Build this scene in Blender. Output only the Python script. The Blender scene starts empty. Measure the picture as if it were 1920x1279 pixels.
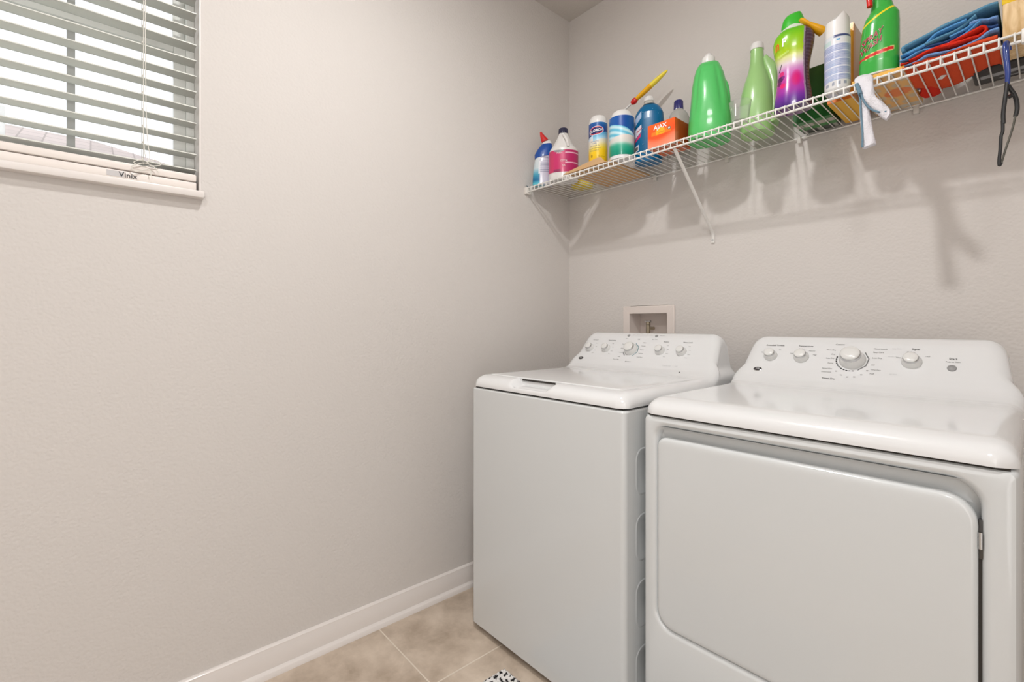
import bpy, bmesh, math, random
from mathutils import Vector, Matrix
random.seed(7)
SC = bpy.context.scene
COL = SC.collection
PI = math.pi

# ------------------------------------------------------------------ camera
CAM = Vector((1.6913, -1.9215, 1.1445)); YAW = .8528; FPX = 890.0; PX, PY = 950.25, 609.8
cd = bpy.data.cameras.new('camera'); cam = bpy.data.objects.new('camera', cd); COL.objects.link(cam)
cam.location = CAM; cam.rotation_euler = (PI/2, 0, YAW)
cd.sensor_width = 36; cd.lens = FPX/1920*36; cd.sensor_fit = 'HORIZONTAL'
cd.shift_x = (960-PX)/1920; cd.shift_y = -(639.5-PY)/1920
cd.clip_start = .02; cd.clip_end = 100
SC.camera = cam
# ------------------------------------------------------------------ view + world
SC.view_settings.view_transform = 'Standard'; SC.view_settings.look = 'None'
SC.view_settings.gamma = 1; SC.view_settings.use_curve_mapping = False
SC.view_settings.exposure = 0.03
w = bpy.data.worlds.new('sky'); SC.world = w; w.use_nodes = True
bg = w.node_tree.nodes['Background']; bg.inputs[0].default_value = (.93, .96, 1, 1); bg.inputs[1].default_value = 1.5

def add_light(name, kind, loc, energy, color, size, rot=(0, 0, 0), size_y=None):
    l = bpy.data.lights.new(name, kind); l.energy = energy; l.color = color
    if kind == 'AREA':
        l.shape = 'RECTANGLE' if size_y else 'DISK'; l.size = size
        if size_y: l.size_y = size_y
    elif kind == 'POINT': l.shadow_soft_size = size
    o = bpy.data.objects.new(name, l); o.location = loc; o.rotation_euler = rot; COL.objects.link(o)
    return o
# the ceiling fitting over the middle of the room
LAMP = (1.0, -1.36, 2.70)
add_light('ceiling_lamp', 'AREA', LAMP, 15, (1, .985, .97), .10)
add_light('ceiling_bulb', 'POINT', (LAMP[0], LAMP[1], LAMP[2]-.05), 5.5, (1, .985, .97), .05)
add_light('rear_fill', 'AREA', (1.95, -2.45, 2.705), 19, (1, .985, .97), .40)  # added unseen fill that brightens the back wall
# unseen fill added to even out the walls, set in an added side opening
add_light('side_fill', 'AREA', (2.60, -2.55, 1.04), 13, (1, .99, .98), 2.0, (0, PI/2, 0), 1.0)
# the window opening, a portal for the daylight
po = add_light('window_portal', 'AREA', (-.14, -2.13, 2.0), 1, (1, 1, 1), .92, (0, -PI/2, 0), .92)
po.data.cycles.is_portal = True

# ------------------------------------------------------------------ helpers
def lin(c):
    return tuple(((x/255)/12.92 if x/255 <= .04045 else ((x/255+.055)/1.055)**2.4) for x in c[:3])
def rgba(c): return (*lin(c), 1)
MATS = {}
def mat(name, c=(200, 200, 200), rough=.5, metal=0, coat=0, trans=0, ior=1.45, alpha=1, bump=None, emis=None, spec=.5, sss=0):
    if name in MATS: return MATS[name]
    m = bpy.data.materials.new(name); m.use_nodes = True; nt = m.node_tree; b = nt.nodes['Principled BSDF']
    b.inputs['Base Color'].default_value = rgba(c); b.inputs['Roughness'].default_value = rough
    b.inputs['Metallic'].default_value = metal; b.inputs['Coat Weight'].default_value = coat
    b.inputs['Coat Roughness'].default_value = .08
    b.inputs['Transmission Weight'].default_value = trans; b.inputs['IOR'].default_value = ior
    b.inputs['Alpha'].default_value = alpha; b.inputs['Specular IOR Level'].default_value = spec
    if sss:
        b.inputs['Subsurface Weight'].default_value = sss; b.inputs['Subsurface Radius'].default_value = (.01, .01, .01)
    if emis:
        b.inputs['Emission Color'].default_value = rgba(c); b.inputs['Emission Strength'].default_value = emis
    if bump:
        sc, st, dist = bump
        tc = nt.nodes.new('ShaderNodeTexCoord'); n = nt.nodes.new('ShaderNodeTexNoise'); bp = nt.nodes.new('ShaderNodeBump')
        n.inputs['Scale'].default_value = sc; n.inputs['Detail'].default_value = 3
        bp.inputs['Strength'].default_value = st; bp.inputs['Distance'].default_value = dist
        nt.links.new(tc.outputs['Object'], n.inputs['Vector']); nt.links.new(n.outputs['Fac'], bp.inputs['Height'])
        nt.links.new(bp.outputs['Normal'], b.inputs['Normal'])
    MATS[name] = m
    return m
def painted(name, rough=.35, coat=.3, bump=None, trans=0):
    m = mat(name, rough=rough, coat=coat, bump=bump, trans=trans)
    nt = m.node_tree
    if not nt.nodes.get('ink'):
        a = nt.nodes.new('ShaderNodeAttribute'); a.name = 'ink'; a.attribute_name = 'ink'
        nt.links.new(a.outputs['Color'], nt.nodes['Principled BSDF'].inputs['Base Color'])
    return m
def link(name, me, m=None, parent=None, smooth=True):
    o = bpy.data.objects.new(name, me); COL.objects.link(o)
    if m: me.materials.append(m)
    if parent is not None: o.parent = parent
    if smooth:
        for p in me.polygons: p.use_smooth = True
    return o
def from_bm(name, bm, m=None, parent=None, smooth=False, auto=None):
    me = bpy.data.meshes.new(name)
    bmesh.ops.recalc_face_normals(bm, faces=bm.faces)
    if auto is not None:
        for e in bm.edges:
            if len(e.link_faces) == 2 and e.calc_face_angle(0) > math.radians(auto): e.smooth = False
        smooth = True
    bm.to_mesh(me); bm.free()
    return link(name, me, m, parent, smooth)
def thing(name, label, cat, loc=(0, 0, 0), rz=0, group=None, parent=None):
    o = bpy.data.objects.new(name, None); COL.objects.link(o); o.location = loc; o.rotation_euler = (0, 0, rz)
    o.empty_display_size = .05
    return tag(o, label, cat, group)
def tag(o, label, cat, group=None):
    o['label'] = label; o['category'] = cat
    if group: o['group'] = group
    return o
def struct(o): o['kind'] = 'structure'; return o

def add_box(bm, x0, x1, y0, y1, z0, z1, bev=0, seg=2):
    r = bmesh.ops.create_cube(bm, size=1); vs = r['verts']
    for v in vs:
        v.co = Vector(((x0+x1)/2+v.co.x*(x1-x0), (y0+y1)/2+v.co.y*(y1-y0), (z0+z1)/2+v.co.z*(z1-z0)))
    if bev:
        es = list({e for v in vs for e in v.link_edges})
        bmesh.ops.bevel(bm, geom=es, offset=bev, segments=seg, profile=.5, affect='EDGES')
def box(name, x0, x1, y0, y1, z0, z1, m, parent=None, bev=0, seg=2):
    bm = bmesh.new(); add_box(bm, x0, x1, y0, y1, z0, z1, bev, seg)
    return from_bm(name, bm, m, parent, auto=35 if bev else None)
def add_tube(bm, pts, r, seg=8, caps=True, flat=None):
    """tube through pts; r number or list; flat=(scale) squash in the local b direction"""
    pts = [Vector(p) for p in pts]; n = len(pts); rings = []
    rs = r if isinstance(r, (list, tuple)) else [r]*n
    up = None
    for i, p in enumerate(pts):
        d = (pts[min(i+1, n-1)]-pts[max(i-1, 0)]).normalized()
        if up is None:
            up = Vector((0, 0, 1)) if abs(d.z) < .9 else Vector((1, 0, 0))
        a = d.cross(up).normalized(); b = a.cross(d).normalized(); up = b
        fl = flat or 1
        rings.append([bm.verts.new(p+(a*math.cos(t)+b*math.sin(t)*fl)*rs[i]) for t in [2*PI*k/seg for k in range(seg)]])
    for i in range(n-1):
        for k in range(seg):
            bm.faces.new((rings[i][k], rings[i][(k+1) % seg], rings[i+1][(k+1) % seg], rings[i+1][k]))
    if caps:
        bm.faces.new(rings[0][::-1]); bm.faces.new(rings[-1])
def tube(name, pts, r, m, parent=None, seg=8, flat=None):
    bm = bmesh.new(); add_tube(bm, pts, r, seg, flat=flat)
    return from_bm(name, bm, m, parent, auto=50)
def spline(pts, n=6):
    pts = [Vector(p) for p in pts]; out = []
    for i in range(len(pts)-1):
        p0 = pts[max(i-1, 0)]; p1 = pts[i]; p2 = pts[i+1]; p3 = pts[min(i+2, len(pts)-1)]
        for k in range(n):
            t = k/n
            out.append(.5*((2*p1)+(p2-p0)*t+(2*p0-5*p1+4*p2-p3)*t*t+(3*p1-p0-3*p2+p3)*t*t*t))
    out.append(pts[-1]); return out
def rr_loop(x0, x1, z0, z1, rad, k=8):
    """rounded rectangle as 2D points, rad=(bl,br,tr,tl)"""
    out = []
    for (cx, cz, r, a0) in ((x0+rad[0], z0+rad[0], rad[0], PI), (x1-rad[1], z0+rad[1], rad[1], 1.5*PI),
                            (x1-rad[2], z1-rad[2], rad[2], 0), (x0+rad[3], z1-rad[3], rad[3], .5*PI)):
        for i in range(k+1):
            a = a0+.5*PI*i/k; out.append((cx+r*math.cos(a), cz+r*math.sin(a)))
    return out
def loops_mesh(name, loops, m, parent=None, cap0=False, cap1=False, auto=35, ink=None):
    bm = bmesh.new(); R = [[bm.verts.new(p) for p in L] for L in loops]; n = len(R[0])
    for i in range(len(R)-1):
        for k in range(n):
            bm.faces.new((R[i][k], R[i][(k+1) % n], R[i+1][(k+1) % n], R[i+1][k]))
    if cap0: bm.faces.new(R[0][::-1])
    if cap1: bm.faces.new(R[-1])
    return from_bm(name, bm, m, parent, auto=auto)
def paint(o, fn):
    me = o.data; a = me.color_attributes.new('ink', 'FLOAT_COLOR', 'POINT')
    for i, v in enumerate(me.vertices): a.data[i].color = rgba(fn(v.co))
    return o
def text_part(name, s, size, fmap, m, parent, align='CENTER', bold=0, sub=True):
    c = bpy.data.curves.new('t', 'FONT'); c.body = s; c.size = size; c.align_x = align; c.align_y = 'CENTER'
    c.offset = bold*size; c.resolution_u = 3
    t = bpy.data.objects.new('t', c); me = bpy.data.meshes.new_from_object(t)
    bpy.data.objects.remove(t); bpy.data.curves.remove(c)
    if sub:
        bm = bmesh.new(); bm.from_mesh(me)
        bmesh.ops.triangulate(bm, faces=bm.faces)
        es = [e for e in bm.edges if e.calc_length() > size*.35]
        if es: bmesh.ops.subdivide_edges(bm, edges=es, cuts=1)
        bm.to_mesh(me); bm.free()
    for v in me.vertices: v.co = Vector(fmap(v.co.x, v.co.y))
    me.name = name
    return link(name, me, m, parent, False)

# ------------------------------------------------------------------ materials
def wall_material(name, base):
    m = mat(name, base, rough=.75, spec=.25); nt = m.node_tree; b = nt.nodes['Principled BSDF']
    tc = nt.nodes.new('ShaderNodeTexCoord')
    n = nt.nodes.new('ShaderNodeTexNoise'); n.inputs['Scale'].default_value = 95; n.inputs['Detail'].default_value = 4
    n2 = nt.nodes.new('ShaderNodeTexVoronoi'); n2.inputs['Scale'].default_value = 130; n2.feature = 'SMOOTH_F1'
    ad = nt.nodes.new('ShaderNodeMath'); ad.operation = 'ADD'
    bp = nt.nodes.new('ShaderNodeBump'); bp.inputs['Strength'].default_value = .25; bp.inputs['Distance'].default_value = .0035
    nt.links.new(tc.outputs['Object'], n.inputs['Vector']); nt.links.new(tc.outputs['Object'], n2.inputs['Vector'])
    nt.links.new(n.outputs['Fac'], ad.inputs[0]); nt.links.new(n2.outputs['Distance'], ad.inputs[1])
    nt.links.new(ad.outputs[0], bp.inputs['Height']); nt.links.new(bp.outputs['Normal'], b.inputs['Normal'])
    return m
M_WALL = wall_material('wall_paint', (212, 207, 203))
M_CEIL = wall_material('ceiling_paint', (208, 203, 198))
M_TRIM = mat('trim_white', (226, 220, 216), .35, coat=.1)
M_ENAMEL = mat('white_enamel', (213, 216, 217), .22, coat=.5)
M_TOP = mat('white_top_plastic', (228, 229, 230), .16, coat=.6)
M_DARK = mat('gap_dark', (52, 48, 44), .7)
M_WIRE = mat('white_coated_wire', (232, 230, 226), .3, coat=.2)
M_VINYL = mat('window_vinyl', (226, 228, 224), .4)
M_SLAT = mat('blind_slat', (222, 224, 218), .4, trans=0, sss=.0)
M_TEXT = mat('grey_print', (105, 105, 105), .5)
M_TEXTD = mat('dark_print', (50, 50, 52), .5)
M_CHROME = mat('satin_chrome', (200, 200, 200), .18, metal=1)
M_KNOB = mat('knob_silver_white', (226, 226, 224), .2, coat=.5)

# ------------------------------------------------------------------ room
CEIL = 2.765; XR = 2.55; YF = -3.3
def slab(name, boxes, m):
    bm = bmesh.new()
    for b in boxes: add_box(bm, *b)
    return struct(from_bm(name, bm, m))
WY0, WY1, WZ0, WZ1 = -2.588, -1.674, 1.545, 2.46
slab('wall_left', [(-.13, 0, YF, WY0, 0, CEIL), (-.13, 0, WY1, .13, 0, CEIL), (-.13, 0, WY0, WY1, 0, WZ0-.02), (-.13, 0, WY0, WY1, WZ1, CEIL)], M_WALL)
slab('wall_back', [(0, XR+.13, 0, .13, 1.235-.0, CEIL), (0, .382, 0, .13, 0, 1.235), (.576, XR+.13, 0, .13, 0, 1.235), (.382, .576, 0, .13, 0, 1.03), (.382, .576, .095, .13, 1.03, 1.235)], M_WALL)
slab('wall_right', [(XR, XR+.13, YF, -3.06, 0, CEIL), (XR, XR+.13, -2.04, 0, 0, CEIL), (XR, XR+.13, -3.06, -2.04, 2.06, CEIL)], M_WALL)  # the opening is added for the side fill
slab('wall_front', [(-.13, XR+.13, YF-.13, YF, 0, CEIL)], M_WALL)
slab('light_blocker', [(XR+.13, XR+.2, -3.2, -1.9, 0, 2.3)], M_WALL)  # added out of view to keep sky light out of the side opening
slab('ceiling', [(-.13, XR+.13, YF-.13, .13, CEIL, CEIL+.1)], M_CEIL)

def floor_material():
    m = mat('travertine_tile', (205, 190, 172), .35, spec=.5); nt = m.node_tree; b = nt.nodes['Principled BSDF']; N = nt.nodes.new; L = nt.links.new
    tc = N('ShaderNodeTexCoord'); mp = N('ShaderNodeMapping'); mp.inputs['Location'].default_value = (-.400+.457*4, 1.108+.457*6, 0)
    L(tc.outputs['Object'], mp.inputs['Vector'])
    br = N('ShaderNodeTexBrick'); br.offset = 0; br.inputs['Scale'].default_value = 1
    br.inputs['Brick Width'].default_value = .457; br.inputs['Row Height'].default_value = .457
    br.inputs['Mortar Size'].default_value = .0028; br.inputs['Mortar Smooth'].default_value = .2
    br.inputs['Color1'].default_value = (0, 0, 0, 1); br.inputs['Color2'].default_value = (1, 1, 1, 1); br.inputs['Mortar'].default_value = (0, 0, 0, 1)
    L(mp.outputs[0], br.inputs['Vector'])
    n = N('ShaderNodeTexNoise'); n.inputs['Scale'].default_value = 6.5; n.inputs['Detail'].default_value = 8; n.inputs['Roughness'].default_value = .62; n.inputs['Distortion'].default_value = .15
    L(tc.outputs['Object'], n.inputs['Vector'])
    cr = N('ShaderNodeValToRGB'); e = cr.color_ramp.elements
    e[0].position = .30; e[0].color = rgba((166, 149, 131)); e[1].position = .72; e[1].color = rgba((222, 207, 190))
    k = cr.color_ramp.elements.new(.5); k.color = rgba((198, 182, 165))
    L(n.outputs['Fac'], cr.inputs['Fac'])
    mx = N('ShaderNodeMix'); mx.data_type = 'RGBA'; L(br.outputs['Fac'], mx.inputs[0]); L(cr.outputs['Color'], mx.inputs[6]); mx.inputs[7].default_value = rgba((226, 215, 200))
    L(mx.outputs[2], b.inputs['Base Color'])
    bp = N('ShaderNodeBump'); bp.invert = True; bp.inputs['Distance'].default_value = .002; bp.inputs['Strength'].default_value = .6
    L(br.outputs['Fac'], bp.inputs['Height']); L(bp.outputs['Normal'], b.inputs['Normal'])
    return m
slab('floor', [(-.13, XR+.13, YF-.13, .13, -.1, 0)], floor_material())

# baseboards with a moulded top and a quarter round at the floor
prof = [(0, 0), (.032, 0), (.031, .008), (.027, .0145), (.0165, .019), (.0150, .021), (.0150, .070), (.0125, .0745), (.0125, .079), (.0105, .083), (.0105, .0875), (.006, .0915), (.002, .0935), (0, .0935)]
def baseboard(name, a, b, nrm):
    a = Vector(a); b = Vector(b); nrm = Vector(nrm)
    L = [[p+nrm*d+Vector((0, 0, z)) for d, z in prof] for p in (a, b)]
    return struct(loops_mesh(name, L, M_TRIM, None, True, True, auto=30))
baseboard('baseboard_left', (0, YF, 0), (0, 0, 0), (1, 0, 0))
baseboard('baseboard_back', (.033, 0, 0), (XR-.033, 0, 0), (0, -1, 0))
baseboard('baseboard_right', (XR, 0, 0), (XR, -2.04, 0), (-1, 0, 0))

# ------------------------------------------------------------------ window
win = struct(thing('window_1', '', '')); 
for k in ('label', 'category'): del win[k]
# white reveal lining, thin boards round the opening
box('window_reveal', -.128, .0015, WY1-.004, WY1+.0, WZ0, WZ1, M_TRIM, win)
box('window_reveal', -.128, .0015, WY0, WY0+.004, WZ0, WZ1, M_TRIM, win)
box('window_reveal', -.128, .0015, WY0, WY1, WZ1-.004, WZ1, M_TRIM, win)
box('window_sill', -.128, .030, WY0-.02, WY1+.006, WZ0-.021, WZ0, M_TRIM, win, bev=.004)
FX0, FX1 = -.125, -.085
def frame(name, y0, y1, z0, z1, x0, x1, wd, parent, m=M_VINYL):
    bm = bmesh.new()
    add_box(bm, x0, x1, y0, y0+wd, z0, z1, .002); add_box(bm, x0, x1, y1-wd, y1, z0, z1, .002)
    add_box(bm, x0, x1, y0+wd, y1-wd, z0, z0+wd, .002); add_box(bm, x0, x1, y0+wd, y1-wd, z1-wd, z1, .002)
    return from_bm(name, bm, m, parent, auto=35)
frame('window_frame', WY0+.004, WY1-.004, WZ0, WZ1-.004, -.126, -.088, .022, win)
lo = frame('window_sash', WY0+.026, WY1-.026, WZ0+.022, 2.022, -.112, -.092, .032, win)
up = frame('window_sash', WY0+.026, WY1-.026, 1.985, WZ1-.026, -.125, -.1125, .032, win)
M_GLASS = bpy.data.materials.new('window_glass'); M_GLASS.use_nodes = True
_n = M_GLASS.node_tree; _n.nodes.clear(); _o = _n.nodes.new('ShaderNodeOutputMaterial'); _m = _n.nodes.new('ShaderNodeMixShader')
_t = _n.nodes.new('ShaderNodeBsdfTransparent'); _g = _n.nodes.new('ShaderNodeBsdfGlossy'); _g.inputs['Roughness'].default_value = .01
_m.inputs[0].default_value = .05; _n.links.new(_t.outputs[0], _m.inputs[1]); _n.links.new(_g.outputs[0], _m.inputs[2]); _n.links.new(_m.outputs[0], _o.inputs[0])
box('window_pane', -.103, -.1005, WY0+.057, WY1-.057, WZ0+.053, 1.991, M_GLASS, lo)
box('window_pane', -.1195, -.117, WY0+.057, WY1-.057, 2.016, WZ1-.057, M_GLASS, up)
for s, z0, z1, x in ((lo, WZ0+.053, 1.991, -.1005), (up, 2.016, WZ1-.057, -.117)):
    for y in (-1.966, -2.296):
        box('window_muntin', x, x+.006, y-.009, y+.009, z0, z1, mat('muntin', (176, 178, 176), .5), s)
box('window_lock', -.092, -.084, -2.15, -2.10, 2.022, 2.034, M_VINYL, win, bev=.002)

# neighbouring roof outside, seen over the sill
def roof_material():
    m = mat('roof_tile', (222, 208, 202), .9); nt = m.node_tree; b = nt.nodes['Principled BSDF']; N = nt.nodes.new; L = nt.links.new
    tc = N('ShaderNodeTexCoord'); br = N('ShaderNodeTexBrick'); br.inputs['Scale'].default_value = 1
    br.inputs['Brick Width'].default_value = .33; br.inputs['Row Height'].default_value = .28; br.inputs['Mortar Size'].default_value = .012
    br.inputs['Color1'].default_value = rgba((206, 192, 187)); br.inputs['Color2'].default_value = rgba((192, 179, 174)); br.inputs['Mortar'].default_value = rgba((170, 158, 153))
    L(tc.outputs['UV'], br.inputs['Vector'])
    L(tc.outputs['Object'], br.inputs['Vector']); L(br.outputs['Color'], b.inputs['Base Color'])
    return m
nb = thing('neighbour_house', 'pale tiled hip roof of the neighbouring house outside the window', 'house', (-9.5, -2.5, 0))
bm = bmesh.new()
# eaves rectangle x -3.5..3.5 (local), y -7..4 ; ridge
E_ = [Vector(p) for p in ((4.2, -7, 2.55), (4.2, 4.6, 2.55), (-4.2, 4.6, 2.55), (-4.2, -7, 2.55))]
R_ = [Vector((0, -3.2, 4.42)), Vector((0, .6, 4.42))]
vs = [bm.verts.new(p) for p in E_+R_]
for f in ((0, 1, 5, 4), (1, 2, 5), (2, 3, 4, 5), (3, 0, 4)): bm.faces.new([vs[i] for i in f])
bm.faces.new([vs[i] for i in (3, 2, 1, 0)])
from_bm('roof', bm, roof_material(), nb)
box('wall', -3.8, 3.8, -6.6, 4.2, -.02, 2.55, mat('stucco', (222, 212, 200), .9, bump=(20, .3, .01)), nb)
tube('roof_vent', [(1.5, -.4, 3.7), (1.5, -.4, 4.22)], .055, M_VINYL, nb)
gm = mat('gravel_yard', (170, 168, 158), .95, bump=(30, .6, .03))
gr = box('ground', -16, -.14, -12, 8, -.12, -.02, gm); gr['kind'] = 'structure'

# ------------------------------------------------------------------ venetian blind
bl = thing('window_blind', 'white horizontal slat blind half open inside the window', 'blind', (0, 0, 0))
by0, by1 = WY0+.012, WY1-.010
z = 1.6125
def slat_mesh():
    bm = bmesh.new(); A = []; n = 8
    for y in (by0, by1):
        ring = []
        for i in range(n+1):
            t = i/n; x = -.055+.05*t; ring.append((x, y, .0018*math.sin(PI*t)+.0014))
        for i in range(n, -1, -1):
            t = i/n; x = -.055+.05*t; ring.append((x, y, .0018*math.sin(PI*t)-.0014))
        A.append(ring)
    R = [[bm.verts.new(p) for p in r] for r in A]; k = len(R[0])
    for i in range(k): bm.faces.new((R[0][i], R[0][(i+1) % k], R[1][(i+1) % k], R[1][i]))
    bm.faces.new(R[0][::-1]); bm.faces.new(R[1])
    me = bpy.data.meshes.new('slat'); bmesh.ops.recalc_face_normals(bm, faces=bm.faces); bm.to_mesh(me); bm.free(); me.materials.append(M_SLAT)
    for p in me.polygons: p.use_smooth = len(p.vertices) == 4 and abs(p.normal.x) < .8
    return me
sm = slat_mesh(); zs = []
while z < WZ1-.075:
    o = bpy.data.objects.new('slat', sm); COL.objects.link(o); o.parent = bl; o.location = (0, 0, z); zs.append(z); z += .0472
box('head_rail', -.064, -.003, by0, by1, WZ1-.062, WZ1-.0045, M_SLAT, bl, bev=.002)
rail = box('bottom_rail', -.055, -.005, by0, by1, 1.5505, 1.5745, mat('rail_white', (232, 224, 218), .4), bl, bev=.003)
box('bottom_slat', -.055, -.004, by0, by1, 1.5775, 1.5985, MATS['rail_white'], bl, bev=.004)
stk = box('sticker', -.0055, -.0043, -1.892, -1.855, 1.556, 1.571, mat('sticker_grey', (196, 193, 193), .4), rail)
text_part('print', 'Vinix', .020, lambda x, y: (-.0040, -1.846+x, 1.5625+y), M_TEXTD, stk, bold=.01)
cords = []
for y in (-1.812, -2.45):
    for x in (-.057, -.003):
        tube('ladder_cord', [(x, y, WZ1-.06), (x, y, 1.60)], .0009, mat('cord', (224, 222, 214), .7), bl, 5)
    for zz in zs:
        bm = bmesh.new(); bmesh.ops.create_uvsphere(bm, u_segments=8, v_segments=6, radius=.0028, matrix=Matrix.Translation((-.002, y-.002, zz+.004)))
        from_bm('cord_knot', bm, MATS['cord'], bl, True)
# pull cords with a loose bow at the end
tube('lift_cord', spline([(.002, -1.808, 2.38), (.001, -1.808, 2.0), (.003, -1.806, 1.75), (.006, -1.802, 1.66), (.003, -1.798, 1.625), (.004, -1.803, 1.608)], 8), .0011, MATS['cord'], bl, 5)
tube('lift_cord', spline([(.003, -1.812, 2.38), (.002, -1.812, 1.9), (.003, -1.812, 1.68), (.003, -1.806, 1.615)], 8), .0011, MATS['cord'], bl, 5)
tube('cord_bow', spline([(.004, -1.803, 1.608), (.004, -1.785, 1.618), (.004, -1.772, 1.608), (.004, -1.79, 1.600), (.004, -1.806, 1.604), (.004, -1.82, 1.6), (.004, -1.838, 1.588), (.004, -1.83, 1.576), (.004, -1.80, 1.588), (.004, -1.795, 1.57)], 8), .0012, MATS['cord'], bl, 5)
tube('cord_bow', spline([(.005, -1.80, 1.604), (.005, -1.815, 1.612), (.005, -1.834, 1.60), (.005, -1.815, 1.594), (.005, -1.79, 1.598), (.005, -1.778, 1.584)], 8), .0012, MATS['cord'], bl, 5)

# ------------------------------------------------------------------ ceiling light fitting
def dome(name, x, y, label):
    t = thing(name, label, 'light', (x, y, CEIL))
    L = []
    for i in range(8):
        a = i/7.5*PI/2; L.append([(.165*math.cos(a)*math.cos(b), .165*math.cos(a)*math.sin(b), -.0205-.028*math.sin(a)) for b in [2*PI*k/32 for k in range(32)]])
    loops_mesh('diffuser', L, mat('lamp_glass', (255, 252, 246), .4, emis=2.0), t, False, True)
    loops_mesh('rim', [[(.175*math.cos(b), .175*math.sin(b), zz) for b in [2*PI*k/32 for k in range(32)]] for zz in (0, -.02)], M_CHROME, t, True, True)
    return t
dome('ceiling_light', LAMP[0], LAMP[1], 'round flush ceiling light over the middle of the laundry room')
dome('ceiling_light', 1.95, -2.45, 'round ceiling light added out of view to house the rear fill')  # unseen fitting added to go with the rear fill

# ------------------------------------------------------------------ appliances
W = .686
def ybody(name, x0, y0, D, z0, z1, parent, m=M_ENAMEL, r=.016):
    L = []
    def ring(z, ins):
        return [(p[0], p[1], z) for p in rr_loop(ins, W-ins, ins, D, (r, r, .004, .004))]
    L = [ring(z0, .004), ring(z0+.004, 0), ring(z1-.006, 0), ring(z1-.001, .003), ring(z1, .008)]
    return loops_mesh(name, L, m, parent, True, True, auto=30)
PROF = [(.0, .006), (.0008, .011), (.003, .0175), (.007, .0235), (.013, .0295), (.021, .0345), (.031, .0385), (.043, .0415), (.055, .0425), (.07, .0428),
        (.15, .043), (.25, .043), (.35, .043), (.43, .043), (.485, .0435), (.503, .0455), (.520, .050), (.540, .062), (.558, .080), (.575, .099), (.592, .120), (.608, .141), (.622, .160),
        (.634, .176), (.643, .186), (.652, .192), (.664, .1955), (.680, .1945), (.688, .190), (.692, .184), (.6925, .17)]
def prof_z(y):
    for i in range(len(PROF)-1):
        if PROF[i][0] <= y <= PROF[i+1][0]:
            t = (y-PROF[i][0])/(PROF[i+1][0]-PROF[i][0]); t = t
            return PROF[i][1]*(1-t)+PROF[i+1][1]*t
    return PROF[-1][1]
def prof_y(z):  # on the console face
    for i in range(15, 28):
        if PROF[i][1] <= z <= PROF[i+1][1]:
            t = (z-PROF[i][1])/(PROF[i+1][1]-PROF[i][1]); return PROF[i][0]*(1-t)+PROF[i+1][0]*t
    return .64
def hw(z):
    h = W/2+.001
    def ss(a, b, x): t = min(1, max(0, (x-a)/(b-a))); return t*t*(3-2*t)
    return h-.017*ss(.040, .080, z)-.024*max(0, z-.055)/.14
def cover(name, parent, notch=False, m=M_TOP):
    ys = []
    for i in range(len(PROF)-1):
        a, b = PROF[i][0], PROF[i+1][0]; k = max(1, int((b-a)/.004)) if (a < .075 or .47 < a < .63) else max(1, int((b-a)/.03))
        ys += [a+(b-a)*j/k for j in range(k)]
    ys.append(PROF[-1][0])
    NS, NA, NF = 14, 8, 90
    rows = []
    for y in ys:
        zt = prof_z(y); con = min(1, max(0, (zt-.046)/.05)); r = min(.034+.008*con, zt*.92)
        cut = .028*(max(0, 1-y/.028))**2.2
        side = [(hw(zz)-cut, zz) for zz in [(zt-r)*i/NS for i in range(NS)]]
        h1 = hw(zt-r)-cut
        arc = [(h1-r+r*math.cos(a), zt-r+r*math.sin(a)) for a in [PI/2*i/NA for i in range(NA+1)]]
        half = side+arc; xe = half[-1][0]
        flat = [(xe-2*xe*i/NF, zt) for i in range(1, NF)]
        row = [(-x, zz) for x, zz in half]+[(-x, zz) for x, zz in flat]+[(x, zz) for x, zz in half[::-1]]
        out = []
        for x, zz in row:
            if notch:
                lx = x+W/2; e = min((lx-.206)/.022, (.400-lx)/.022)
                if 0 < y <= .056 and e > 0:
                    zz = min(zz, max(.0068, prof_z(max(0, y))-.022*min(1, e)*min(1, y/.018)))
            out.append((x+W/2, y, zz))
        rows.append(out)
    bm = bmesh.new(); R = [[bm.verts.new(p) for p in r] for r in rows]; n = len(R[0])
    for i in range(len(R)-1):
        for k in range(n-1): bm.faces.new((R[i][k], R[i][k+1], R[i+1][k+1], R[i+1][k]))
        bm.faces.new((R[i][n-1], R[i][0], R[i+1][0], R[i+1][n-1]))
    bm.faces.new(R[0][::-1]); bm.faces.new(R[-1])
    return from_bm(name, bm, m, parent, auto=50)
def face_pt(x, sz, off=.0008):
    """point on the console face at local x and height z; off = distance out along the face normal"""
    y = prof_y(sz); e = .004; y2 = prof_y(sz+e); d = Vector((0, y2-y, e)).normalized(); n = Vector((0, -d.z, d.y))
    return Vector((x, y, sz))+n*off, n, d
def face_map(cx, cz, off=.0008):
    p, n, d = face_pt(cx, cz, off)
    return lambda x, y: p+Vector((x, 0, 0))+d*y
def knob(parent, x, z, r, h, name='control_knob', big=False):
    p, n, d = face_pt(x, z, 0); a = Vector((1, 0, 0))
    def ring(rr, hh, k=32, squ=0): return [p+n*hh+(a*math.cos(t)+d*math.sin(t))*rr*(1-squ*.0) for t in [2*PI*i/k for i in range(k)]]
    kb = loops_mesh(name, [ring(r*1.12, 0), ring(r*1.12, .003), ring(r*1.05, .007), ring(r*.98, h*.45), ring(r*.86, h*.7)], M_KNOB, parent, True, True, auto=40)
    loops_mesh('chrome_ring', [ring(r*.88, h*.62), ring(r*.90, h*.7), ring(r*.84, h*.86), ring(r*.78, h*.9)], M_CHROME, kb, False, False, auto=60)
    loops_mesh('knob_cap', [ring(r*.80, h*.80), ring(r*.80, h*.95), ring(r*.74, h), ring(r*.4, h*1.03)], M_KNOB, kb, True, True, auto=50)
    return kb
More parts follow.
